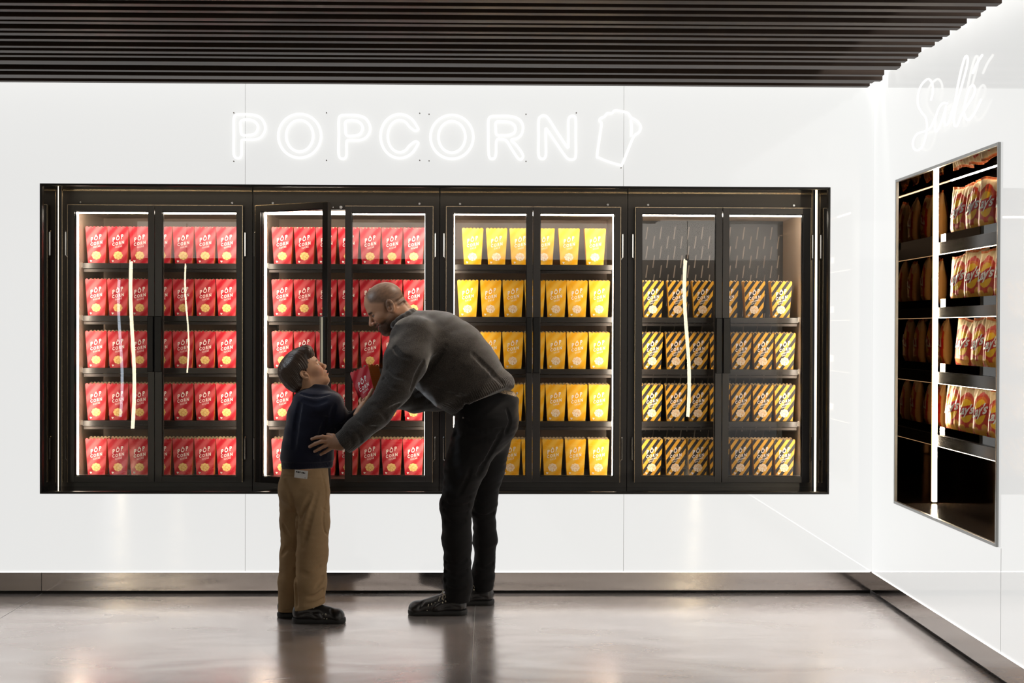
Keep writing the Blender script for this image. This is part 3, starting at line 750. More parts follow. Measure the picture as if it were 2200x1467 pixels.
for k in range(4):
    for j, (dy, dx, roll, dz, rz) in enumerate(bagspec[k][:4]):
        q = (k + j * 3) % 4
        if not used[q]: o = bag_protos[q]; used[q] = True
        else:
            o = bag_protos[q].copy(); COL.objects.link(o)
            for ch in bag_protos[q].children:
                c2 = ch.copy(); COL.objects.link(c2); c2.parent = o
        o.location = (XB + dx, NY0 - .008 + dy, shelfz[k] + .002 + abs(math.sin(roll)) * .095)
        sc_h = [1.0, .98, .98, .96][k] * (1 + .03 * math.sin(k * 5 + j * 3)); o.scale = (1, 1, sc_h)
        o.rotation_euler = (0, roll, -PI / 2 + rz + .20)
        nm = bagname[k][j] if j < 3 else ['half cut off by the frame', ''][j - 3]
        tag(o, 'red and gold chip bag on %s niche shelf, %s' % (sn[k], nm), 'chip bag', 'chip bags in the wall niche')

# ------------------------------------------------------------------ lamps hanging further back in the hall (seen only mirrored in the glass)
def tube_lamp(x, y, z0, z1, r, m, label, wob=.0):
    mb = MB(); pts = []
    for i in range(25):
        t = i / 24; pts.append((x + wob * math.sin(t * 5.2 + .4), y + wob * math.cos(t * 4), z0 + (z1 - z0) * t))
    mb.tube(pts, r, 10); o = empty('pendant_tube_lamp', (x, y, z0)); tag(o, label, 'lamp', 'tube lamps hanging behind the viewer')
    a = mb.build('glowing_tube', m, smooth=True); child_world(a, o)
    g = MB(); g.cyl((x, y, z1), (x, y, SZ + .1), .004, n=6); g.cyl((x, y, z1 - .02), (x, y, z1 + .05), r * 1.1, n=10); c = g.build('cable', M_CEIL); child_world(c, o)
M_TUBE = emis('cream_tube', (1.0, .88, .62), 26.0); M_TUBEB = emis('blue_white_tube', (.75, .86, 1.0), 9.0)
def mirrored(px, py, y):
    """where a lamp must hang at depth y to be mirrored by the door glass at that pixel"""
    q = P(px, py, 2 * (DOORY + .01) - y); return q.x, q.z
for (px, pa, pb, yy, mm, r, lab) in ((284, 920, 558, -9.0, M_TUBE, .022, 'cream glowing tube lamp mirrored in the first door of the red popcorn refrigerator'),
                                    (401, 800, 566, -9.8, M_TUBE, .011, 'thin cream tube lamp mirrored in the second door of the red refrigerator'),
                                    (258, 895, 598, -9.4, M_TUBEB, .018, 'blue-white tube lamp mirrored beside the cream one in the first door'),
                                    (1475, 895, 556, -9.0, M_TUBE, .022, 'cream glowing tube lamp mirrored in the door of the black-and-yellow refrigerator')):
    x, z0 = mirrored(px, pa, yy); _, z1 = mirrored(px, pb, yy)
    tube_lamp(x, yy, max(z0, .12), z1, r, mm, lab, .03)

# recessed ceiling spots between the slats; the cool one is an added stand-in
def spot(x, y, e, size, tgt, col=(1, .86, .70)):
    r = empty('ceiling_spot', (x, y, SZ + .06)); 
    g = MB(); g.cyl((x, y, SZ + .125), (x, y, SZ + .075), .032, .032, 16, caps=False); o = g.build('housing', M_CEIL); child_world(o, r)
    g = MB(); g.cyl((x, y, SZ + .085), (x, y, SZ + .080), .020, n=16); o = g.build('lens', emis('spot_lens', (1, .9, .75), 6.0)); child_world(o, r)
    l = bpy.data.lights.new('spot', 'SPOT'); l.energy = e; l.spot_size = math.radians(size); l.spot_blend = .6; l.shadow_soft_size = .05; l.color = col
    lo = bpy.data.objects.new('spot', l); COL.objects.link(lo); lo.location = (x, y, SZ - .03); lo.rotation_euler = (Vector(tgt) - Vector((x, y, SZ))).to_track_quat('-Z', 'Y').to_euler()
    return r
g_ = 'recessed ceiling spots'
tag(spot(.30, -.37, 60, 58, (-.35, -.42, 1.0)), 'small round spotlight between the dark slats over the bending man', 'spotlight', g_)
tag(spot(-2.30, -1.05, 85, 34, (-.85, -.45, 1.42), (.80, .90, 1.0)), 'added cool spotlight between the slats, standing in for a tube light at the side', 'spotlight', g_)  # added for the bluish side light, in place of an unseen LED tube
# render settings
SC.view_settings.view_transform = 'Standard'; SC.view_settings.look = 'None'; SC.view_settings.gamma = 1.0; SC.view_settings.exposure = 0.0
SC.view_settings.use_curve_mapping = False
w = bpy.data.worlds.new('world'); SC.world = w; w.use_nodes = True
w.node_tree.nodes['Background'].inputs[0].default_value = (.05, .05, .05, 1); w.node_tree.nodes['Background'].inputs[1].default_value = .3
try:
    SC.cycles.use_denoising = True; SC.cycles.denoiser = 'OPENIMAGEDENOISE'; SC.cycles.max_bounces = 6; SC.cycles.transparent_max_bounces = 12; SC.cycles.glossy_bounces = 4; SC.cycles.diffuse_bounces = 3; SC.cycles.adaptive_threshold = .012
    SC.cycles.caustics_reflective = False; SC.cycles.caustics_refractive = False; SC.cycles.sample_clamp_indirect = 6.0
except Exception: pass
# ================================================================== smooth solid modelling (signed distances -> mesh)
import openvdb
def smin(a, b, k):
    if k <= 0: return np.minimum(a, b)
    h = np.clip(.5 + .5 * (b - a) / k, 0, 1)
    return b * (1 - h) + a * h - k * h * (1 - h)
class Sdf:
    """ordered list of primitives; points are world (or local) metres"""
    def __init__(s): s.p = []; s.disp = None
    def cone(s, a, b, r1, r2, k=.02, sy=1.0, op='u'): s.p.append(('c', np.array(a, float), np.array(b, float), r1, r2, k, sy, op)); return s
    def chain(s, pts, rs, k=.02, sy=1.0, op='u'):
        for i in range(len(pts) - 1): s.cone(pts[i], pts[i + 1], rs[i], rs[i + 1], k, sy, op)
        return s
    def ell(s, c, r, rot=None, k=.02, op='u'):
        M = np.array(rot if rot is not None else np.eye(3), float)   # rows: local axes
        s.p.append(('e', np.array(c, float), np.array(r, float), M, k, op)); return s
    def plane(s, p, n, k=.004, op='s'):
        """op s: remove everything on the side the normal points to"""
        n = np.array(n, float); n /= np.linalg.norm(n); s.p.append(('h', np.array(p, float), n, k, op)); return s
    def box(s, c, h, M, r=.005, k=.005, op='u'): s.p.append(('b', np.array(c, float), np.array(h, float), np.array(M, float), r, k, op)); return s
    def one(s, q, X):
        t = q[0]
        if t == 'c':
            a, b, r1, r2, sy = q[1], q[2], q[3], q[4], q[6]
            S = np.array([1, 1 / sy, 1]); A = a * S; B = b * S; Xs = X * S
            ab = B - A; L2 = max(float(ab @ ab), 1e-9)
            h = np.clip(((Xs - A) @ ab) / L2, 0, 1)
            d = np.linalg.norm(Xs - A - h[:, None] * ab, axis=1) - (r1 + (r2 - r1) * h)
            return d * min(1, sy)
        if t == 'e':
            L = (X - q[1]) @ q[3].T; r = q[2]
            k0 = np.linalg.norm(L / r, axis=1); k1 = np.linalg.norm(L / (r * r), axis=1) + 1e-9
            return np.where(k0 < .02, -r.min(), k0 * (k0 - 1) / k1)
        if t == 'h': return -((X - q[1]) @ q[2])      # negative on the removed side
        if t == 'b':
            L = np.abs((X - q[1]) @ q[3].T) - q[2] + q[4]
            return np.linalg.norm(np.maximum(L, 0), axis=1) + np.minimum(L.max(axis=1), 0) - q[4]
    def val(s, X, sel=None, coarse=False):
        d = np.full(len(X), 1e3)
        for i, q in enumerate(s.p):
            if sel is not None and not sel[i]: continue
            v = s.one(q, X); op = q[-1]; k = q[-2] if q[0] != 'c' else q[5]
            if op == 'u': d = smin(d, v, k)
            elif op == 's': d = -smin(-d, v, k)
            elif op == 'i': d = -smin(-d, -v, k)
        if s.disp is not None and not coarse: d = d + s.disp(X)
        return d
    def mesh(s, voxel, pad=.03):
        lo = np.full(3, 1e9); hi = -lo
        for q in s.p:
            if q[-1] != 'u': continue
            if q[0] == 'c':
                r = max(q[3], q[4]) * np.array([1, q[6], 1]); P_ = np.stack([q[1], q[2]]); lo = np.minimum(lo, (P_ - r).min(0)); hi = np.maximum(hi, (P_ + r).max(0))
            elif q[0] in 'eb': r = float(np.linalg.norm(q[2])) if q[0] == 'b' else float(q[2].max()); lo = np.minimum(lo, q[1] - r); hi = np.maximum(hi, q[1] + r)
        lo -= pad; hi += pad; N = 20; B = N * voxel
        nb = np.ceil((hi - lo) / B).astype(int)
        half = B * math.sqrt(3) / 2
        g = openvdb.FloatGrid(1.0)
        gi = np.stack(np.meshgrid(*[np.arange(n) for n in nb], indexing='ij'), -1).reshape(-1, 3)
        C = lo + (gi + .5) * B
        dc = s.val(C, coarse=True)
        ax = np.arange(N) * voxel
        off = np.stack(np.meshgrid(ax, ax, ax, indexing='ij'), -1).reshape(-1, 3)
        prim = np.stack([s.one(q, C) for q in s.p], 1)
        isu = np.array([q[-1] == 'u' for q in s.p])
        for bi in range(len(C)):
            i, j, k = (int(v) * N for v in gi[bi])
            lim = half * 1.9 + .03
            if abs(dc[bi]) > lim:
                if dc[bi] < 0: g.fill((i, j, k), (i + N - 1, j + N - 1, k + N - 1), -1.0, True)
                continue
            sel = np.where(isu, prim[bi] < lim + .03, np.abs(prim[bi]) < lim * 1.2 + .03) | (~isu & (prim[bi] < 0))
            if not (sel & isu).any(): continue
            v = s.val(lo + np.array([i, j, k]) * voxel + off, sel).astype(np.float32).reshape(N, N, N)
            g.copyFromArray(v, ijk=(i, j, k))
        pts, _, quads = (None, None, None), None, None
        r = g.convertToQuads(isovalue=0.0)
        return r[0] * voxel + lo, r[1]
def sdf_obj(name, sdf, voxel, mats, parent=None, colour=None, matfn=None, smooth_it=0):
    v, f = sdf.mesh(voxel)
    me = bpy.data.meshes.new(name)
    # orientation: gradient test on a few faces
    ids = np.linspace(0, len(f) - 1, 200).astype(int)
    c = v[f[ids]].mean(1); n = np.cross(v[f[ids, 1]] - v[f[ids, 0]], v[f[ids, 2]] - v[f[ids, 0]]); n /= (np.linalg.norm(n, axis=1)[:, None] + 1e-12)
    g = sdf.val(c + n * voxel * .7) - sdf.val(c - n * voxel * .7)
    if np.sum(g > 0) < 100: f = f[:, ::-1]
    me.vertices.add(len(v)); me.vertices.foreach_set('co', v.astype(np.float32).ravel())
    me.loops.add(len(f) * 4); me.loops.foreach_set('vertex_index', f.astype(np.int32).ravel())
    me.polygons.add(len(f)); me.polygons.foreach_set('loop_start', np.arange(0, len(f) * 4, 4, dtype=np.int32)); me.polygons.foreach_set('loop_total', np.full(len(f), 4, dtype=np.int32))
    me.polygons.foreach_set('use_smooth', np.ones(len(f), dtype=bool))
    if not isinstance(mats, (list, tuple)): mats = [mats]
    for m in mats: me.materials.append(m)
    if matfn is not None: me.polygons.foreach_set('material_index', matfn(v[f].mean(1)).astype(np.int32))
    me.update(calc_edges=True); me.validate()
    if colour is not None:
        ca = me.color_attributes.new('Col', 'FLOAT_COLOR', 'POINT'); cc = np.ones((len(v), 4), np.float32); cc[:, :3] = colour(v); ca.data.foreach_set('color', cc.ravel())
    o = bpy.data.objects.new(name, me); COL.objects.link(o)
    if parent is not None: child_world(o, parent)
    return o
def sstep(x, a, b):
    t = np.clip((x - a) / (b - a), 0, 1); return t * t * (3 - 2 * t)
def seg_d(X, a, b):
    a = np.array(a); b = np.array(b); ab = b - a; h = np.clip(((X - a) @ ab) / (ab @ ab), 0, 1); return np.linalg.norm(X - a - h[:, None] * ab, axis=1)
def frame_of(fwd, up):
    """rows: forward, up, side (side = towards the viewer for a profile facing -x)"""
    F = np.array(fwd, float); F /= np.linalg.norm(F); U = np.array(up, float); U -= F * (U @ F); U /= np.linalg.norm(U); S = np.cross(F, U)
    return np.stack([F, U, S])

def add_head(s, C, M, k=1.0, smile=1.0, child=False):
    """head primitives; C centre of the skull, M rows F,U,S, k scale (1 = adult)"""
    W = lambda f, u, w: C + k * (f * M[0] + u * M[1] + w * M[2])
    E = lambda c, r, kk=.012, op='u', rot=None: s.ell(W(*c), np.array(r) * k, M if rot is None else rot, kk * k, op)
    Cn = lambda a, b, r1, r2, kk=.01, op='u': s.cone(W(*a), W(*b), r1 * k, r2 * k, kk * k, 1.0, op)
    E((-.008, .030, 0), (.097, .086, .075), .02)
    E((.020, .035, 0), (.070, .068, .066), .02)
    E((.030, -.030, 0), (.056, .080, .060), .03)
    if child:
        E((.052, -.045, .026), (.030, .030, .026), .02); E((.052, -.045, -.026), (.030, .030, .026), .02)
    for w in (1, -1):
        Cn((-.012, -.060, .048 * w), (.058, -.098, .016 * w), .020, .019, .03)
        E((.056, -.035, .036 * w), (.028, .024, .022), .02)
    dj = 0 if child else .010
    E((.064, -.104 - dj, 0), (.024, .021, .023), .015)
    if not child: E((.040, -.095, 0), (.045, .035, .040), .02)
    E((.074, .010, 0), (.020, .014, .044), .018)                    # brow ridge
    for w in (1, -1):
        E((.096, -.014, .032 * w), (.016, .012, .018), .012, 's')     # eye socket
        E((.0735, -.014, .031 * w), (.0125, .0125, .0135), .002)
        Cn((.084, -.006, .018 * w), (.078, -.006, .046 * w), .0035, .003, .004)   # upper lid
        Cn((.083, -.022, .020 * w), (.078, -.021, .044 * w), .0028, .0025, .004)
    n = .82 if child else 1.0
    Cn((.086, .000, 0), (.086 + .022 * n, -.036, 0), .0085, .0105, .010)
    E((.086 + .024 * n, -.042, 0), (.012, .010, .011), .006)
    for w in (1, -1): E((.098, -.046, .012 * w), (.011, .008, .008), .005)
    for w in (1, -1): E((.104, -.053, .007 * w), (.005, .003, .003), .002, 's')
    if child:
        E((.078, -.070, 0), (.020, .022, .028), .015)                    # mouth mound
        cor = .006 * smile
        Cn((.0985, -.067, 0), (.086, -.066 + cor, .024), .0050, .0028, .004); Cn((.0985, -.067, 0), (.086, -.066 + cor, -.024), .0050, .0028, .004)
        Cn((.096, -.0815, 0), (.085, -.072 + cor, .023), .0062, .003, .004); Cn((.096, -.0815, 0), (.085, -.072 + cor, -.023), .0062, .003, .004)
        E((.101, -.0745, 0), (.012, .0032, .020), .002, 's')
    else:   # open smile: upper lip, row of teeth, lower lip
        E((.072, -.074, 0), (.020, .028, .034), .018)
        for w in (1, -1):
            Cn((.0950, -.0655, 0), (.074, -.0600, .032 * w), .0048, .0026, .004)
            Cn((.0900, -.0905, 0), (.072, -.0680, .032 * w), .0058, .0026, .004)
            Cn((.100, -.0770, 0), (.082, -.0665, .026 * w), .0062, .0030, .002, 's')
            Cn((.0845, -.0735, 0), (.072, -.0665, .024 * w), .0060, .0040, .0)
    for w in (1, -1):   # smile creases
        Cn((.094, -.046, .022 * w), (.080, -.070, .036 * w), .003, .003, .006, 's')
    # ears
    th = math.radians(12); R2 = np.stack([M[0] * math.cos(th) + M[1] * math.sin(th), M[1] * math.cos(th) - M[0] * math.sin(th), M[2]])
    for w in (1, -1):
        Rr = np.stack([R2[0], R2[1], R2[2]])
        ek = 1.0 if child else 1.18
        E((-.012, -.018, .079 * w), (.0185 * ek, .031 * ek, .008), .004, 'u', Rr)
        E((-.008, -.016, .086 * w), (.0110 * ek, .0205 * ek, .0085), .003, 's', Rr)
        E((-.002, -.020, .080 * w), (.006, .010, .006), .003, 'u', Rr)
        E((-.008, -.042, .078 * w), (.008, .009, .006), .004, 'u', Rr)
    return W

def finger(s, pts, r0, r1, k=.004):
    n = len(pts) - 1; rs = [r0 + (r1 - r0) * i / n for i in range(n + 1)]
    s.chain([np.array(p) for p in pts], rs, k)
def A3(v): return np.array((v.x, v.y, v.z))
def W_(px, py, y): return A3(P(px, py, y))
def rp(px, y): return px * spx(y)

def surf(s, pts):
    """first surface points seen from the viewpoint through those photo pixels"""
    D = np.array([A3(ray(*p)) for p in pts]); D /= np.linalg.norm(D, axis=1)[:, None]
    C = A3(CAM); t = np.full(len(D), 5.6)
    for _ in range(70):
        d = s.val(C + D * t[:, None]); t = np.clip(t + np.clip(d, -.05, .15) * .8, 5.0, 8.0)
    return C + D * t[:, None], D, np.abs(d) < .004
def fold(s, lines, widths, depths):
    """press soft creases into a cloth surface along those lines"""
    todo = []
    for ln, w, dp in zip(lines, widths, depths):
        c = spline(ln, 4); H, D, ok = surf(s, c); w = w * 1.3; n = len(c)
        for i in range(n - 1):
            if ok[i] and ok[i + 1] and np.linalg.norm(H[i] - H[i + 1]) < .12:
                f = lambda k: math.sin(PI * (k + .6) / (n + .2)) ** .6
                todo.append((H[i] - D[i] * (w - dp * f(i)), H[i + 1] - D[i + 1] * (w - dp * f(i + 1)), w))
    for a, b, w in todo: s.cone(a, b, w, w, .007, 1.0, 's')

def projpx(v):
    d = Vector(v) - CAM; z = d.dot(_fwd); return (1100 + F_PX * d.dot(_R) / z, 733.5 - F_PX * d.dot(_U) / z)
# ================================================================== the man
def skin_mat(name):
    m = colattr_mat(name, .46, .38)
    b = m.node_tree.nodes['Principled BSDF']; b.inputs['Subsurface Weight'].default_value = .0; b.inputs['Subsurface Radius'].default_value = (.012, .005, .003); b.inputs['Subsurface Scale'].default_value = 1.0
    nt = m.node_tree; tc = nt.nodes.new('ShaderNodeTexCoord'); n = nt.nodes.new('ShaderNodeTexNoise'); n.inputs['Scale'].default_value = 350; bp = nt.nodes.new('ShaderNodeBump'); bp.inputs['Strength'].default_value = .15; bp.inputs['Distance'].default_value = .001
    nt.links.new(tc.outputs['Object'], n.inputs['Vector']); nt.links.new(n.outputs[0], bp.inputs['Height']); nt.links.new(bp.outputs[0], b.inputs['Normal'])
    return m
M_SKIN = skin_mat('skin')
rng = np.random.RandomState(4)
_nd = rng.normal(size=(10, 3)); _nd /= np.linalg.norm(_nd, axis=1)[:, None]; _np = rng.uniform(0, 6.28, 10)
def wob(X, scale, amp, squash=(1, 1, 1)):
    """soft cloth-like unevenness"""
    Y = X * np.array(squash) * scale; o = 0
    for i in range(8): o = o + np.sin(Y @ _nd[i] * (1 + .35 * i) + _np[i] + 1.3 * np.sin(Y @ _nd[(i + 3) % 10] * .7)) / (1 + .35 * i)
    return o * amp / 2.2

MY = -.40           # the man's mid plane
man = empty('person', (P(985, 1318, -.45).x, -.40, 0)); tag(man, 'man with shaved head and beard in a grey sweater and black jeans, bending forward', 'person')
# head: facing left and down
HC = W_(829, 657, -.41)
_a = math.radians(31)
HF = np.array([-math.cos(_a) * .985, -.13, -math.sin(_a)]); HU = np.array([-math.sin(_a), 0, math.cos(_a)])
HM = frame_of(HF, HU)
if HM[2][1] > 0: HM[2] *= -1           # side axis towards the viewer
HK = 1.0
body = Sdf()
HW = add_head(body, HC, HM, HK)
neck0 = HW(-.045, -.050, 0); neck1 = W_(888, 708, -.41)
body.chain([neck0, neck1], [.058, .066], .03)
for dz in (0, .018, .034):                # rolls of skin at the nape
    body.cone(HW(-.088, -.030 - dz, .035), HW(-.094, -.028 - dz, -.035), .0075, .0075, .006)
# trunk and limbs under the clothes
S_N = W_(884, 728, -.60); S_F = W_(884, 722, -.22)
pel = W_(1048, 885, MY)
body.chain([neck1, W_(925, 740, MY), W_(985, 790, MY), pel], [.07, .12, .12, .12], .05, sy=1.25)
elb = W_(842, 842, -.725); wr_ = W_(741, 951, -.776)
body.chain([S_N, elb, wr_], [.055, .042, .026], .03)
f_el = W_(938, 852, -.24); f_wr = W_(836, 858, -.46)
body.chain([S_F, f_el, f_wr], [.055, .042, .027], .03)
def leg(s, pts, rs, ys, k=.03, sy=1.0, d=0.0):
    s.chain([W_(p[0], p[1], y) for p, y in zip(pts, ys)], [rp(r, y) + d for r, y in zip(rs, ys)], k, sy)
NL = [(1040, 905), (1000, 1000), (980, 1085), (982, 1160), (984, 1250), (983, 1292)]; NLr = [60, 44, 33, 30, 29, 27]; NLy = [-.47, -.48, -.485, -.50, -.506, -.506]
FL = [(1056, 905), (1046, 1000), (1038, 1088), (1043, 1160), (1038, 1235), (1036, 1270)]; FLr = [52, 38, 27, 24, 23, 22]; FLy = [-.32, -.30, -.285, -.275, -.272, -.272]
leg(body, NL, [r * .72 for r in NLr], NLy); leg(body, FL, [r * .72 for r in FLr], FLy)
body.chain([W_(984, 1290, -.506), W_(925, 1303, -.515)], [.026, .022], .02); body.chain([W_(1036, 1272, -.272), W_(990, 1285, -.285)], [.026, .022], .02)
# near (left) hand spread on the boy's back
hy = -.771
def hp(x, y, dy=0): return W_(x, y, hy + dy)
body.chain([hp(742, 953, .010), hp(728, 952, .004)], [.025, .024], .012)
body.chain([hp(730, 946, 0), hp(706, 942, .002)], [.016, .0135], .014); body.chain([hp(730, 951, 0), hp(706, 949, .001)], [.017, .0135], .014)
body.chain([hp(731, 957, 0), hp(710, 955, .002)], [.016, .0125], .014); body.chain([hp(732, 961, 0), hp(716, 960, .004)], [.013, .011], .014)
finger(body, [hp(708, 940, 0), hp(693, 938, -.004), hp(681, 939.5, .002), hp(670, 943, .012)], .0100, .0078)
finger(body, [hp(706, 947, -.001), hp(690, 948.5, -.007), hp(677, 953.5, .001), hp(665.5, 959.5, .014)], .0103, .0080)
finger(body, [hp(709, 954, 0), hp(697, 958, -.006), hp(686, 964, .002), hp(676, 969.5, .013)], .0098, .0076)
finger(body, [hp(716, 960, .002), hp(707, 965.5, -.002), hp(698, 971, .004), hp(689, 976, .014)], .0090, .0068)
finger(body, [hp(728, 944, .008), hp(716, 936, .020), hp(704, 933, .030)], .0125, .0085)     # thumb, tucked against the back
# far (right) hand, steadying the tub from behind
fy = -.52
def fh(x, y, dy=0): return W_(x, y, fy + dy)
body.chain([W_(838, 858, -.46), fh(826, 846)], [.026, .024], .012); body.chain([fh(826, 846), fh(816, 834)], [.024, .021], .012)
for q, (tx_, ty_) in enumerate(((800, 822), (799, 830), (800, 838), (803, 845))):
    finger(body, [fh(816, 830 + q * 5), fh(809, 824 + q * 6, -.012), fh(tx_, ty_, -.030)], .009, .0075)
finger(body, [fh(820, 832, -.005), fh(814, 822, -.02), fh(806, 816, -.03)], .010, .008)
SK = np.array((.50, .27, .165))
def man_col(X):
    L = (X - HC) @ HM.T / HK; f, u, w = L[:, 0], L[:, 1], np.abs(L[:, 2])
    col = np.tile(SK, (len(X), 1)).astype(np.float32)
    nz = wob(X, 260, 1.0); nz2 = wob(X, 900, 1.0)
    inhead = (np.linalg.norm(L, axis=1) < .16)
    def mix(m, c): nonlocal col; m = (m * inhead)[:, None]; col = col * (1 - m) + np.array(c) * m
    mix(.35 * sstep(f, .03, .09) * sstep(-u, .0, .05) * sstep(.07 - w, 0, .03), (.50, .22, .15))
    # cropped scalp hair
    hair = sstep(u - (-.002 + .62 * (f - .0) * (f > 0) + .25 * np.clip(-f - .06, 0, 1)), .0, .022) * sstep(.076 - f, .0, .02) + sstep(-f, .035, .055) * sstep(u, -.050, -.030)
    side = sstep(u + .030, .0, .02) * sstep(.020 - f, 0, .02) * sstep(w, .04, .055)
    mix(np.clip(np.maximum(hair, side * .8), 0, 1) * (.80 + .08 * nz), (.092, .056, .037))
    # beard, moustache, sideburn
    beard = sstep(-.052 + .20 * (f < .04) * np.clip(.05 - f, 0, 1) - u, .0, .016) * sstep(f, -.022, .004)
    beard = np.maximum(beard, .50 * sstep(f + .010, 0, .012) * sstep(.020 - f, 0, .014) * sstep(-u + .02, .0, .03))
    ml = np.exp(-((u + .0575 - .08 * w) / .0058) ** 2) * sstep(.036 - w, 0, .008) * sstep(f, .058, .070) * 1.1
    under = sstep(-.118 - u, 0, .012)
    mix(np.clip(np.maximum(beard * (1 - .75 * under) * (.42 + .58 * sstep(f + .5 * (-u - .08), .0, .05)), ml), 0, 1) * (.88 + .1 * nz2), (.028, .019, .015))
    # lips, teeth
    lip = np.exp(-((u + .0665 - .19 * w) / .0034) ** 2) + np.exp(-((u + .0900 - .68 * w) / .0048) ** 2)
    mix(np.clip(lip, 0, 1) * sstep(f, .068, .078) * sstep(.031 - w, 0, .004), (.36, .12, .09))
    mid_ = .0775 - .36 * w
    mix(sstep(.0085 - .2 * w - np.abs(u + mid_), 0, .0015) * sstep(.0915 - .45 * w - f, 0, .0015) * sstep(f, .062, .068) * sstep(.028 - w, 0, .004), (.82, .74, .64))
    # brows, eyes
    brow = np.exp(-((u - .006 + .10 * (w - .03)) / .0048) ** 2) * sstep(w, .010, .018) * sstep(.052 - w, 0, .008) * sstep(f, .05, .07)
    mix(np.clip(brow * 1.2, 0, 1), (.030, .020, .016))
    e = np.sqrt(((u + .014) / .0055) ** 2 + ((w - .032) / .0125) ** 2)
    mix(sstep(1.0 - e, 0, .2) * (f > .06), (.30, .24, .21))
    mix(sstep(.0055 - np.hypot(u + .014, w - .034), 0, .002) * (f > .06), (.012, .008, .006))
    mix(np.exp(-((e - 1.05) / .22) ** 2) * .8 * (f > .06), (.06, .035, .025))
    # nail tips on the near hand
    for t in (hp(669, 943.5, .006), hp(664.5, 959.8, .008), hp(675, 970, .008), hp(688, 976.5, .008)):
        m = sstep(.0075 - np.linalg.norm(X - t, axis=1), 0, .004)[:, None] * .7; col = col * (1 - m) + np.array((.62, .42, .34)) * m
    return col
fold(body, [((850, 650), (859, 644), (867, 637)), ((856, 658), (864, 652), (871, 646))], [.004, .004], [.0035, .0035])
sdf_obj('body', body, .0027, M_SKIN, man, colour=man_col)

# grey sweater
M_SWEAT = mat('grey_wool', (.028, .024, .021), rough=.9, spec=.2, sheen=.7, noise=(240, (.064, .053, .045), .35, .65), bump=(420, .55, .003))
sw = Sdf()
def WT3(px, py, rpx, y, sy=1.0): return W_(px, py, y), rp(rpx, y)
ax = np.array([-.66, 0, .75])       # along the back in the picture plane
tors = [(898, 726, 60), (935, 744, 76), (968, 772, 83), (1000, 806, 78), (1030, 838, 66)]
sw.chain([W_(a, b, MY) for a, b, c in tors], [rp(c, MY) for a, b, c in tors], .03, sy=1.12)
# hem: widened ring across the hips
hemd = np.array([128, 0, 62.]) / 142.2; spn = np.cross(hemd, np.array([0, 1, 0]))
sw.ell(W_(1036, 850, MY), (rp(73, MY), .195, rp(34, MY)), np.stack([hemd, [0, 1, 0], np.cross(hemd, [0, 1, 0])]), .03)
sw.ell(W_(1060, 828, MY), (rp(42, MY), .16, rp(22, MY)), np.stack([hemd, [0, 1, 0], np.cross(hemd, [0, 1, 0])]), .03)
# sagging front
sw.chain([W_(915, 815, MY), W_(955, 850, MY), W_(985, 868, MY)], [rp(26, MY), rp(24, MY), rp(22, MY)], .04, sy=2.6)
# shoulders and arms
sw.chain([W_(888, 728, -.58), W_(872, 775, -.67), W_(848, 834, -.725), W_(809, 888, -.762), W_(768, 925, -.774), W_(742, 949, -.777), W_(731, 954, -.776)], [rp(50, -.58), rp(42, -.62), rp(33, -.68), rp(27, -.72), rp(23.5, -.75), rp(21.5, -.765), rp(20, -.765)], .05)
sw.chain([S_F, W_(925, 800, -.22), f_el, W_(890, 858, -.35), W_(846, 858, -.45)], [rp(48, -.25), rp(34, -.22), rp(29, -.24), rp(25, -.30), rp(21, -.355)], .03)
# collar
cn = (neck0 - neck1) / np.linalg.norm(neck0 - neck1); cc_ = W_(865, 687, -.41)
cu = np.cross(cn, [0, 1, 0]); cu /= np.linalg.norm(cu)
for i in range(14):
    a0, a1 = 2 * PI * i / 14, 2 * PI * (i + 1) / 14
    q = lambda a: cc_ + cu * math.cos(a) * .068 + np.array([0, 1, 0]) * math.sin(a) * .075 + cn * (.004)
    sw.cone(q(a0), q(a1), .0145, .0145, .008)
# openings: hem plane, cuffs
sw.plane(W_(1100, 836, MY), (.436, -.18, -.90), .010)
cd_ = (W_(731, 954, -.776) - W_(768, 925, -.774)); sw.plane(W_(732.5, 951, -.776), cd_, .006)
sw.ell(W_(846, 858, -.355), (.001, .001, .001), None, .001)
fold(sw, [((912, 778), (897, 806), (886, 836)), ((958, 742), (930, 780), (905, 815)), ((845, 745), (860, 762), (882, 770)), ((832, 790), (850, 806), (876, 812)), ((822, 812), (842, 832), (866, 834)), ((858, 872), (830, 884), (806, 884)), ((800, 866), (822, 886), (832, 900)), ((770, 900), (792, 918), (806, 920)), ((756, 918), (772, 936), (778, 950)), ((746, 930), (756, 945), (758, 958)), ((990, 850), (1002, 868), (1000, 884)), ((965, 848), (985, 858), (1005, 856)), ((1020, 760), (1060, 800), (1085, 822)), ((930, 835), (955, 846), (975, 850))],
     [.011, .014, .010, .010, .010, .010, .010, .009, .008, .007, .010, .012, .014, .012], [.0045, .006, .003, .004, .004, .004, .004, .004, .004, .003, .005, .005, .004, .005])
hem_p = W_(1037, 867, MY); hem_n = np.array((.436, -.18, -.90)); hem_n /= np.linalg.norm(hem_n)
cuff_p = W_(732.5, 951, -.776); cuff_n = cd_ / np.linalg.norm(cd_)
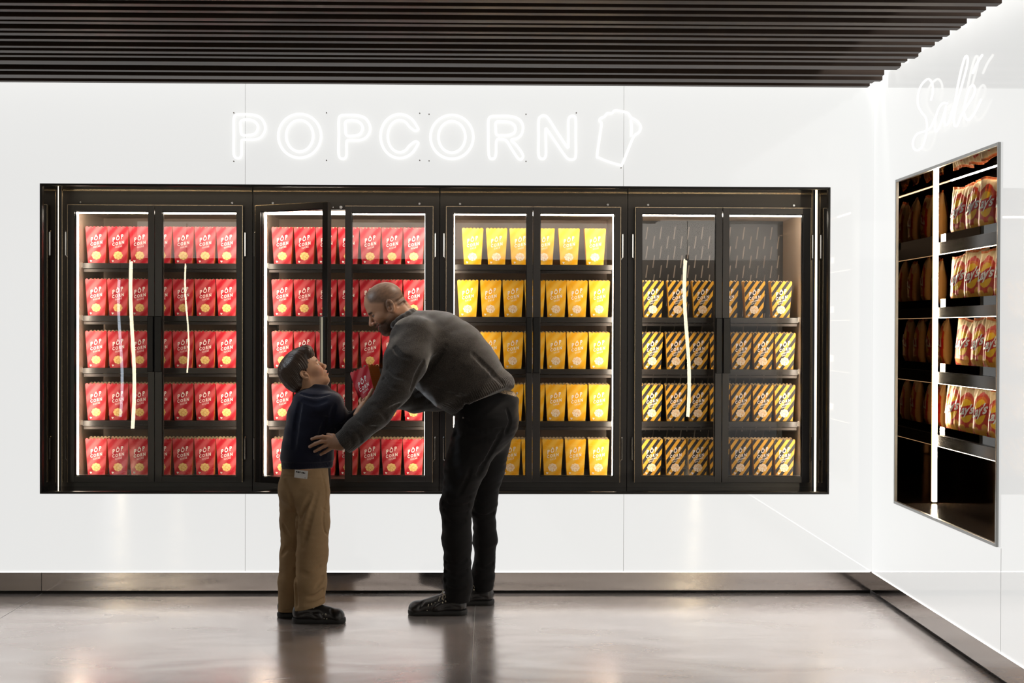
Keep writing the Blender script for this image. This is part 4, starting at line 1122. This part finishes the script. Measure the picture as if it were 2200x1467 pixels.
def sw_disp(X):
    dh = -((X - hem_p) @ hem_n); m = sstep(.062 - dh, 0, .012) * (X[:, 0] > W_(930, 0, MY)[0])
    t = (X - hem_p) @ hemd; th = np.arctan2((X[:, 1] - MY) / .19, t / .16)
    rib = np.sin(th * 95) * .0013 * m
    dc = -((X - cuff_p) @ cuff_n); near = np.linalg.norm(X - cuff_p, axis=1) < .09
    mc = sstep(.055 - dc, 0, .01) * near
    e1 = np.cross(cuff_n, [0, 1, 0]); e2 = np.cross(cuff_n, e1); V = X - cuff_p; tc_ = np.arctan2(V @ e1, V @ e2)
    return wob(X, 26, .0035) + wob(X, 60, .0012) + rib + np.sin(tc_ * 34) * .0010 * mc + .002 * mc
sw.disp = sw_disp
sdf_obj('sweater', sw, .0032, M_SWEAT, man)

# black jeans
M_JEAN = mat('black_denim', (.0075, .007, .0075), rough=.8, spec=.2, sheen=.08, bump=(500, .3, .002))
je = Sdf()
je.ell(W_(1046, 893, MY), (rp(66, MY), .175, rp(56, MY)), None, .03)
je.chain([W_(1068, 866, MY), W_(1040, 920, MY)], [rp(46, MY), rp(60, MY)], .03, sy=1.3)
leg(je, NL, NLr, NLy, .03); leg(je, FL, FLr, FLy, .03)
je.ell(W_(1078, 905, -.44), (rp(34, MY), .09, rp(44, MY)), None, .03); je.ell(W_(1080, 905, -.33), (rp(32, MY), .09, rp(44, MY)), None, .03)
je.plane(W_(1092, 846, MY), (.30, 0, 1), .004)
je.plane(W_(984, 1274, -.506), (.14, 0, -1), .004) if False else None
wd = np.array((1.0, 0, .30)); wd /= np.linalg.norm(wd)
fold(je, [((950, 1080), (975, 1090), (1008, 1086)), ((953, 1098), (980, 1106), (1006, 1102)), ((1010, 1070), (985, 1074), (962, 1064)), ((955, 1122), (975, 1126), (1000, 1120)), ((1012, 1010), (1000, 1040), (985, 1064)), ((955, 1228), (980, 1236), (1005, 1226)), ((954, 1246), (980, 1254), (1004, 1248)), ((956, 1208), (985, 1214), (1003, 1204)), ((1082, 930), (1055, 975), (1030, 1020)), ((1000, 905), (1030, 925), (1080, 925)), ((975, 930), (1010, 945), (1050, 950)), ((1024, 1215), (1042, 1220), (1060, 1212)), ((1018, 1105), (1040, 1112), (1062, 1104)), ((1092, 880), (1098, 905), (1090, 930)), ((958, 1265), (980, 1270), (1000, 1264))],
     [.010, .010, .009, .010, .012, .010, .009, .009, .014, .012, .014, .009, .010, .010, .008], [.0045, .0045, .003, .003, .005, .005, .004, .003, .005, .004, .003, .004, .004, .003, .003])
je.disp = lambda X: wob(X, 34, .0028, (1, 1, 1.4)) + wob(X, 80, .0010)
# cut the hems just above the shoes
jo = Sdf(); jo.p = je.p[:]; jo.disp = je.disp
def leg_bottom(X):
    near = np.abs(X[:, 1] + .506) < .115
    zn = A3(P(984, 1268, -.506))[2]; zf = A3(P(1036, 1256, -.272))[2]
    return np.maximum((zn - X[:, 2]), -1) * near * 1.0, (zf - X[:, 2]) * (~near)
_od = jo.disp
class Jeans(Sdf):
    def val(s, X, sel=None, coarse=False):
        d = Sdf.val(s, X, sel, coarse)
        zn = W_(984, 1291, -.506)[2] + .18 * (X[:, 0] - W_(984, 1270, -.506)[0]) * -1 * .3
        zf = W_(1036, 1268, -.272)[2]
        cut = np.where(X[:, 1] < -.385, zn - X[:, 2], zf - X[:, 2])
        return np.maximum(d, cut)
J = Jeans(); J.p = je.p; J.disp = je.disp
sdf_obj('jeans', J, .0032, M_JEAN, man)
# patterned belt between sweater and jeans
bl = Sdf(); bc = W_(1079, 848, MY)
bl.chain([W_(1074, 862, MY), W_(1068, 880, MY)], [rp(37, MY), rp(44, MY)], .02, sy=1.45)
bn = np.array((.25, 0, .97)); bn /= np.linalg.norm(bn); bp0 = W_(1092, 846, MY)
bl.plane(bp0 + bn * .016, bn, .002); bl.plane(bp0 - bn * .016, -bn, .002)
M_BELT = mat('woven_belt', (.50, .37, .22), rough=.6, noise=(190, (.07, .045, .03), .49, .53))
sdf_obj('belt', bl, .003, M_BELT, man)
def lp(name, a, b, c, yy, w=.004, m=None):
    mb = MB(); mb.tube([P(*a, yy), P(*b, yy), P(*c, yy)], w, 8); o = mb.build(name, m or M_JEAN, man, smooth=True); o.matrix_parent_inverse = man.matrix_world.inverted(); return o
bpy.context.view_layer.update()

# shoes
M_SHOE = mat('black_leather', (.014, .012, .012), rough=.38, spec=.55, bump=(160, .25, .002))
M_SOLE = mat('black_rubber', (.010, .010, .010), rough=.6)
M_LACE = mat('speckled_lace', (.02, .018, .016), rough=.6, noise=(330, (.80, .72, .56), .44, .48))
M_BEAD = mat('lace_fleck', (.80, .72, .55), rough=.5)
def shoe(par, heel, toe, yc, wid, h, name='shoe', lace=True, up=None, flip=1):
    """heel and toe: world x of the ends; sits on the floor"""
    x0, x1 = heel, toe; L_ = abs(x1 - x0); s = 1 if x1 > x0 else -1
    X = lambda t: x0 + s * t * L_
    sh = Sdf()
    sh.chain([np.array((X(.13), yc, .046)), np.array((X(.5), yc, .040)), np.array((X(.84), yc - .004 * flip, .034))], [.036, .036, .030], .02, sy=wid / .072)
    sh.ell(np.array((X(.86), yc - .004, .030)), (L_ * .125, wid * .50, .030), None, .02)
    sh.chain([np.array((X(.16), yc, .060)), np.array((X(.18), yc, h))], [.038, .039], .02, sy=1.0)
    sh.chain([np.array((X(.26), yc, h - .012)), np.array((X(.66), yc, .052))], [.026, .018], .03, sy=1.15)
    sh.plane(np.array((0, 0, .012)), (0, 0, -1), .002)
    fold(sh, [tuple((lambda q: q)(projpx(v)) for v in ln) for ln in (((X(.80), yc - wid * .5, .036), (X(.76), yc - wid * .36, .060), (X(.74), yc, .066)), ((X(.60), yc - wid * .52, .030), (X(.52), yc - wid * .45, .060), (X(.34), yc - wid * .36, h - .02)), ((X(.12), yc - wid * .5, .040), (X(.30), yc - wid * .5, .050), (X(.46), yc - wid * .5, .034)))], [.004, .004, .004], [.0022, .0022, .0018])
    up_ = sdf_obj(name, sh, .0028, M_SHOE, par)
    so = Sdf(); so.chain([np.array((X(.12), yc, .014)), np.array((X(.5), yc, .013)), np.array((X(.87), yc - .004, .014))], [.038, .036, .037], .01, sy=wid / .076)
    so.plane(np.array((0, 0, .001)), (0, 0, -1), .001); so.plane(np.array((0, 0, .026)), (0, 0, 1), .003)
    so_ = sdf_obj('sole', so, .0028, M_SOLE, up_)
    if lace:
        mb = MB(); 
        for i in range(6):
            t = .34 + .058 * i; z = h - .004 - (h - .062) * (i / 5.5); w_ = wid * .30 + .003 * i
            mb.tube([(X(t + .02), yc - w_ - .004, z - .014), (X(t - .005), yc - w_ * .6, z + .004), (X(t + .012), yc, z + .0095), (X(t + .03), yc + w_ * .6, z + .003), (X(t + .02), yc + w_ + .004, z - .014)], .0034, 6)
        mb.tube([(X(.33), yc - .004, h + .008), (X(.39), yc - .022, h + .020), (X(.42), yc - .034, h + .004), (X(.36), yc - .030, h - .006)], .003, 6)
        for i in range(7):
            for k2 in range(3):
                t = .33 + .052 * i + .012 * k2; z = h - .010 - (h - .058) * (i / 6.6) - .012 * k2; q_ = wid * (.20 + .12 * k2)
                c_ = Vector((X(t), yc - q_, z)); mb.cyl(c_ + Vector((0, -.003, -.001)), c_ + Vector((0, .004, .003)), .0030, n=6, mi=1)
        lo_ = mb.build('laces', [M_LACE, M_BEAD], smooth=True); child_world(lo_, up_)
    return up_
shoe(man, P(1003, 1300, -.506).x, P(876, 1300, -.506).x, -.506, .098, .105)
shoe(man, P(1061, 1285, -.272).x, P(940, 1285, -.272).x, -.272, .096, .115)
# jeans rivet and pocket stitching
mb = MB(); q = W_(995, 897, -.56); mb.cyl(tuple(q), tuple(q + np.array((0, -.012, 0))), .0045, n=12); o = mb.build('rivet', M_CHROME); child_world(o, man)

# ================================================================== the boy
BY = -.63
boy = empty('person', (P(660, 1335, BY).x, BY, 0)); tag(boy, 'small boy in a navy sweater and tan trousers, looking up at the man', 'person')
BC = W_(652, 799, BY)
BF = np.array([.83, .22, .62]); BM = frame_of(BF, np.array([-.58, -.04, .80]))
if BM[2][1] > 0: BM[2] *= -1
BK = .92
bb_ = Sdf()
BW = add_head(bb_, BC, BM, BK, child=True)
n0 = BW(-.035, -.055, 0); n1 = W_(675, 858, BY)
bb_.chain([n0, n1], [.047, .052], .03)
bb_.chain([n1, W_(665, 900, BY), W_(656, 990, BY), W_(654, 1030, BY)], [.06, .085, .085, .085], .05, sy=1.1)
SHR = W_(708, 872, -.705); ELR = W_(732, 940, -.650); WRR = W_(771, 889, -.665)
SHL = W_(690, 862, -.52); ELL = W_(740, 915, -.48); WLL = W_(785, 880, -.50)
bb_.chain([SHR, ELR, WRR], [.036, .030, .022], .02); bb_.chain([SHL, ELL, WLL], [.036, .030, .022], .02)
bl_n = [(662, 1040), (668, 1110), (668, 1200), (664, 1300)]; bl_ny = [-.68, -.685, -.69, -.69]
bl_f = [(640, 1040), (625, 1110), (622, 1200), (618, 1290)]; bl_fy = [-.58, -.575, -.57, -.57]
leg(bb_, bl_n, [24, 20, 16, 13], bl_ny); leg(bb_, bl_f, [24, 20, 16, 13], bl_fy)
bb_.chain([W_(664, 1305, -.69), W_(700, 1318, -.70)], [.026, .02], .01); bb_.chain([W_(616, 1300, -.57), W_(650, 1310, -.57)], [.026, .02], .01)
# right hand under and in front of the tub
by = -.705
def bh(x, y, dy=0): return W_(x, y, by + dy)
bb_.chain([bh(768, 892, -.006), bh(777, 877, 0)], [.021, .020], .01); bb_.chain([bh(776, 880, 0), bh(783, 868, .004)], [.021, .018], .01)
finger(bb_, [bh(782, 869, -.012), bh(789, 858, -.022), bh(795, 847, -.022), bh(800, 837, -.019)], .0108, .0082)      # thumb up the front face
finger(bb_, [bh(776, 868, .012), bh(773, 861, .034), bh(775, 856, .056)], .0080, .0062)
finger(bb_, [bh(780, 868, .018), bh(779, 862, .042), bh(783, 857, .064)], .0080, .0062)
finger(bb_, [bh(786, 870, .020), bh(788, 866, .046), bh(792, 860, .068)], .0078, .0062)
finger(bb_, [bh(790, 873, .018), bh(797, 870, .042), bh(802, 864, .062)], .0074, .0058)
# left hand behind the tub
lyh = -.50
lh = lambda x, y, dy=0: W_(x, y, lyh + dy)
bb_.chain([W_(785, 880, lyh), lh(796, 866)], [.021, .020], .01)
for q in range(4): finger(bb_, [lh(794 + q * 3, 862 + q * 2), lh(799 + q * 3, 850 + q * 2, -.01), lh(800 + q * 3, 840 + q * 3, -.024)], .008, .006)
finger(bb_, [lh(788, 866), lh(786, 856, -.012), lh(789, 848, -.024)], .009, .007)
SKB = np.array((.58, .32, .19))
def boy_col(X):
    L = (X - BC) @ BM.T / BK; f, u, w = L[:, 0], L[:, 1], np.abs(L[:, 2]); col = np.tile(SKB, (len(X), 1)).astype(np.float32)
    inh = np.linalg.norm(L, axis=1) < .16
    def mix(m, c): nonlocal col; m = (np.clip(m, 0, 1) * inh)[:, None]; col = col * (1 - m) + np.array(c) * m
    mix(.5 * np.exp(-((w - .045) / .02) ** 2 - ((u + .04) / .025) ** 2) * (f > .02), (.60, .24, .16))
    mix((np.exp(-((u + .0685 - .10 * w) / .0042) ** 2) + np.exp(-((u + .0815 - .30 * w) / .0050) ** 2)) * sstep(f, .082, .088) * sstep(.024 - w, 0, .004), (.55, .18, .14))
    mix(sstep(.0035 - np.abs(u + .0745 - .16 * w), 0, .0015) * sstep(f, .080, .086) * sstep(.021 - w, 0, .004), (.8, .74, .66))
    mix(np.exp(-((u - .008) / .0042) ** 2) * sstep(w, .012, .018) * sstep(.05 - w, 0, .008) * (f > .05) * .9, (.06, .035, .02))
    e = np.sqrt(((u + .014) / .0065) ** 2 + ((w - .032) / .0125) ** 2)
    mix(sstep(1.0 - e, 0, .2) * (f > .06), (.7, .62, .56)); mix(sstep(.0058 - np.hypot(u + .014, w - .034), 0, .002) * (f > .06), (.02, .012, .008)); mix(np.exp(-((e - 1.05) / .2) ** 2) * .8 * (f > .06), (.08, .045, .03))
    return col
sdf_obj('body', bb_, .0025, M_SKIN, boy, colour=boy_col)
# hair: a thick bowl of strands combed forward
M_HAIR = mat('brown_hair', (.040, .020, .010), rough=.38, spec=.5)
hr = Sdf()
HB = lambda f, u, w: BC + BK * (f * BM[0] + u * BM[1] + w * BM[2])
hr.ell(HB(-.016, .036, 0), np.array((.103, .088, .085)) * BK, BM, .02)
hr.ell(HB(.030, .075, 0), np.array((.074, .048, .072)) * BK, BM, .02)
hr.ell(HB(-.062, -.005, 0), np.array((.058, .075, .072)) * BK, BM, .02)
hr.ell(HB(.078, .070, .01), np.array((.026, .034, .058)) * BK, BM, .02)
hr.ell(HB(.062, -.050, 0), np.array((.085, .082, .11)) * BK, BM, .010, 's')      # face opening
hr.ell(HB(-.010, -.030, .085), np.array((.027, .040, .03)) * BK, BM, .006, 's'); hr.ell(HB(-.010, -.030, -.085), np.array((.027, .040, .03)) * BK, BM, .006, 's')
hr.plane(HB(-.06, -.072, 0), -BM[1] + .25 * BM[0], .012)
def hair_disp(X):
    L = (X - HB(-.055, .085, 0)) @ BM.T
    a = np.arctan2(L[:, 2], L[:, 0]); r = np.linalg.norm(L, axis=1)
    s_ = np.sin(a * 64 + 3 * np.sin(r * 40) + 2 * np.sin(a * 5)) + .7 * np.sin(a * 121 + r * 60) + .5 * np.sin(a * 19 + r * 25)
    return .0010 * s_ * np.clip(r / .05, 0, 1) + wob(X, 70, .0012)
hr.disp = hair_disp
sdf_obj('hair', hr, .0021, M_HAIR, boy)
# navy sweater
M_NAVY = mat('navy_wool', (.0075, .0085, .021), rough=.85, spec=.2, sheen=.4, bump=(420, .5, .002))
ns = Sdf()
tb = [(676, 872, 45), (670, 900, 51), (662, 940, 50), (657, 975, 50), (655, 998, 50)]
ns.chain([W_(a, b, BY) for a, b, c in tb], [rp(c, BY) for a, b, c in tb], .03, sy=1.08)
ns.chain([W_(662, 862, BY), W_(712, 868, BY)], [rp(24, BY), rp(27, BY)], .04, sy=2.2)
ns.chain([W_(674, 858, BY), W_(680, 838, BY)], [rp(31, BY), rp(27, BY)], .02)           # stand-up collar
ns.chain([SHR, W_(723, 905, -.68), ELR, W_(755, 913, -.66), WRR], [rp(28, BY), rp(25, BY), rp(22, BY), rp(17, BY), rp(13.5, BY)], .025)
ns.chain([SHL, W_(722, 890, -.50), ELL, WLL], [rp(27, BY), rp(24, BY), rp(20, BY), rp(14, BY)], .025)
ns.chain([W_(700, 960, BY), W_(704, 998, BY)], [rp(12, BY), rp(13, BY)], .03, sy=1.6)
ns.plane(W_(655, 1007, BY), (.0, -.06, -1), .008); ns.plane(W_(680, 826, BY), (.10, .1, 1), .006)
hz_ = W_(655, 1007, BY)[2]
fold(ns, [((722, 872), (712, 900), (716, 935)), ((748, 905), (735, 915), (722, 912)), ((700, 900), (690, 940), (694, 985)), ((640, 870), (632, 915), (628, 960)), ((660, 980), (680, 984), (700, 978)), ((735, 930), (748, 925), (758, 912)), ((650, 858), (675, 866), (700, 858)), ((646, 845), (672, 850), (706, 846))],
     [.012, .009, .012, .016, .012, .008, .012, .005], [.006, .004, .004, .004, .004, .004, .003, .004])
def ns_disp(X):
    th = np.arctan2(X[:, 1] - BY, X[:, 0] - W_(655, 0, BY)[0]); m = sstep(hz_ + .045 - X[:, 2], 0, .008) * (X[:, 2] < hz_ + .06) * (X[:, 0] < W_(730, 0, BY)[0])
    return wob(X, 30, .0026) + .0009 * np.sin(th * 90) * m + .003 * m
ns.disp = ns_disp
sdf_obj('sweater', ns, .0029, M_NAVY, boy)
# tan trousers
M_TAN = mat('tan_cotton', (.45, .30, .165), rough=.85, spec=.2, bump=(380, .35, .002), noise=(9, (.39, .255, .135), .35, .65))
class Trous(Sdf):
    def val(s, X, sel=None, coarse=False):
        d = Sdf.val(s, X, sel, coarse)
        zn = W_(664, 1303, -.69)[2] + .25 * (X[:, 0] - W_(664, 1300, -.69)[0]) * 1.0; zf = W_(618, 1311, -.57)[2]
        cut = np.where((X[:, 1] < -.625), zn - X[:, 2], zf - X[:, 2]); cut = np.where(X[:, 2] > .2, -1, cut)
        return np.maximum(d, cut)
tr = Trous()
tr.chain([W_(655, 1012, BY), W_(654, 1050, BY)], [rp(49, BY), rp(53, BY)], .02, sy=.95)
tr.chain([W_(671, 1060, -.67), W_(672, 1120, -.68), W_(671, 1190, -.69), W_(667, 1250, -.69), W_(665, 1312, -.69)], [rp(37, BY), rp(35, BY), rp(33, BY), rp(32, BY), rp(33, BY)], .022)
tr.chain([W_(637, 1060, -.60), W_(636, 1120, -.58), W_(632, 1190, -.57), W_(628, 1250, -.57), W_(626, 1320, -.57)], [rp(37, BY), rp(33, BY), rp(31, BY), rp(30, BY), rp(29, BY)], .016)
tr.ell(W_(630, 1045, -.63), (rp(30, BY), .09, rp(32, BY)), None, .03)
tr.plane(W_(655, 998, BY), (0, 0, 1), .003)
fold(tr, [((612, 1030), (624, 1075), (636, 1112)), ((668, 1065), (652, 1090), (640, 1118)), ((684, 1060), (662, 1120), (648, 1175)), ((636, 1120), (635, 1200), (636, 1300)), ((662, 1284), (680, 1280), (696, 1268)), ((680, 1262), (690, 1250), (697, 1240)), ((655, 1300), (680, 1296), (698, 1286)), ((692, 1012), (700, 1045), (703, 1075)), ((703, 1075), (697, 1092), (695, 1120)), ((695, 1120), (698, 1142), (706, 1150)), ((695, 1090), (702, 1098), (708, 1096)), ((604, 1190), (614, 1180), (628, 1184)), ((606, 1130), (616, 1150), (630, 1160)), ((645, 1230), (665, 1236), (690, 1222)), ((608, 1022), (660, 1026), (700, 1024))],
     [.012, .012, .016, .008, .009, .009, .006, .004, .004, .004, .004, .010, .010, .014, .003], [.005, .005, .004, .006, .005, .005, .003, .003, .003, .003, .002, .003, .003, .003, .0015])
tr.disp = lambda X: wob(X, 26, .0030, (1, 1, .8)) + wob(X, 70, .0011)
sdf_obj('trousers', tr, .0029, M_TAN, boy)
# white tag hanging from the waistband, with dark smudged print
ty = -.775
mb = MB(); q0 = P(633.5, 1009, ty); q1 = P(662, 1011.5, ty); q2 = P(660, 1029, ty - .004); q3 = P(632, 1025.5, ty - .004)
def quad_plate(mb, qs, th=.0015, mi=0):
    vs = [tuple(q) for q in qs] + [(q.x, q.y + th, q.z) for q in qs]
    mb.add(vs, [(3, 2, 1, 0), (4, 5, 6, 7), (0, 1, 5, 4), (1, 2, 6, 5), (2, 3, 7, 6), (3, 0, 4, 7)], mi)
quad_plate(mb, (q0, q1, q2, q3))
lerp2 = lambda u, v: q0.lerp(q1, u).lerp(q3.lerp(q2, u), v) + Vector((0, -.0006, 0))
for (u0, u1, v0, v1) in ((.10, .20, .14, .32), (.22, .34, .16, .36), (.36, .44, .16, .34), (.52, .60, .20, .38), (.62, .72, .20, .40), (.74, .80, .24, .40), (.80, .86, .86, .93)):
    mb.add([lerp2(u0, v0), lerp2(u1, v0), lerp2(u1, v1), lerp2(u0, v1)], [(3, 2, 1, 0)], 1)
o = mb.build('waist_tag', [mat('tag_white', (.74, .72, .70), rough=.6), mat('tag_ink', (.03, .03, .03), rough=.6)]); child_world(o, boy); o['label'] = 'white paper tag with smudged black print'
shoe(boy, P(631, 1320, -.69).x, P(741, 1320, -.69).x, -.69, .086, .075, lace=True)
shoe(boy, P(600, 1320, -.57).x, P(700, 1320, -.57).x, -.57, .080, .070, lace=False)

# the tub they hold
ho = protos['red'].copy(); COL.objects.link(ho)
_m = Matrix.Rotation(math.radians(-16), 3, 'Y') @ Matrix.Rotation(math.radians(-13), 3, 'X') @ Matrix.Rotation(math.radians(-33), 3, 'Z')
ho.location = W_(805, 879, -.615); ho.rotation_euler = _m.to_euler()
tag(ho, 'red popcorn box tilted in the hands of the boy and the man', 'popcorn box')
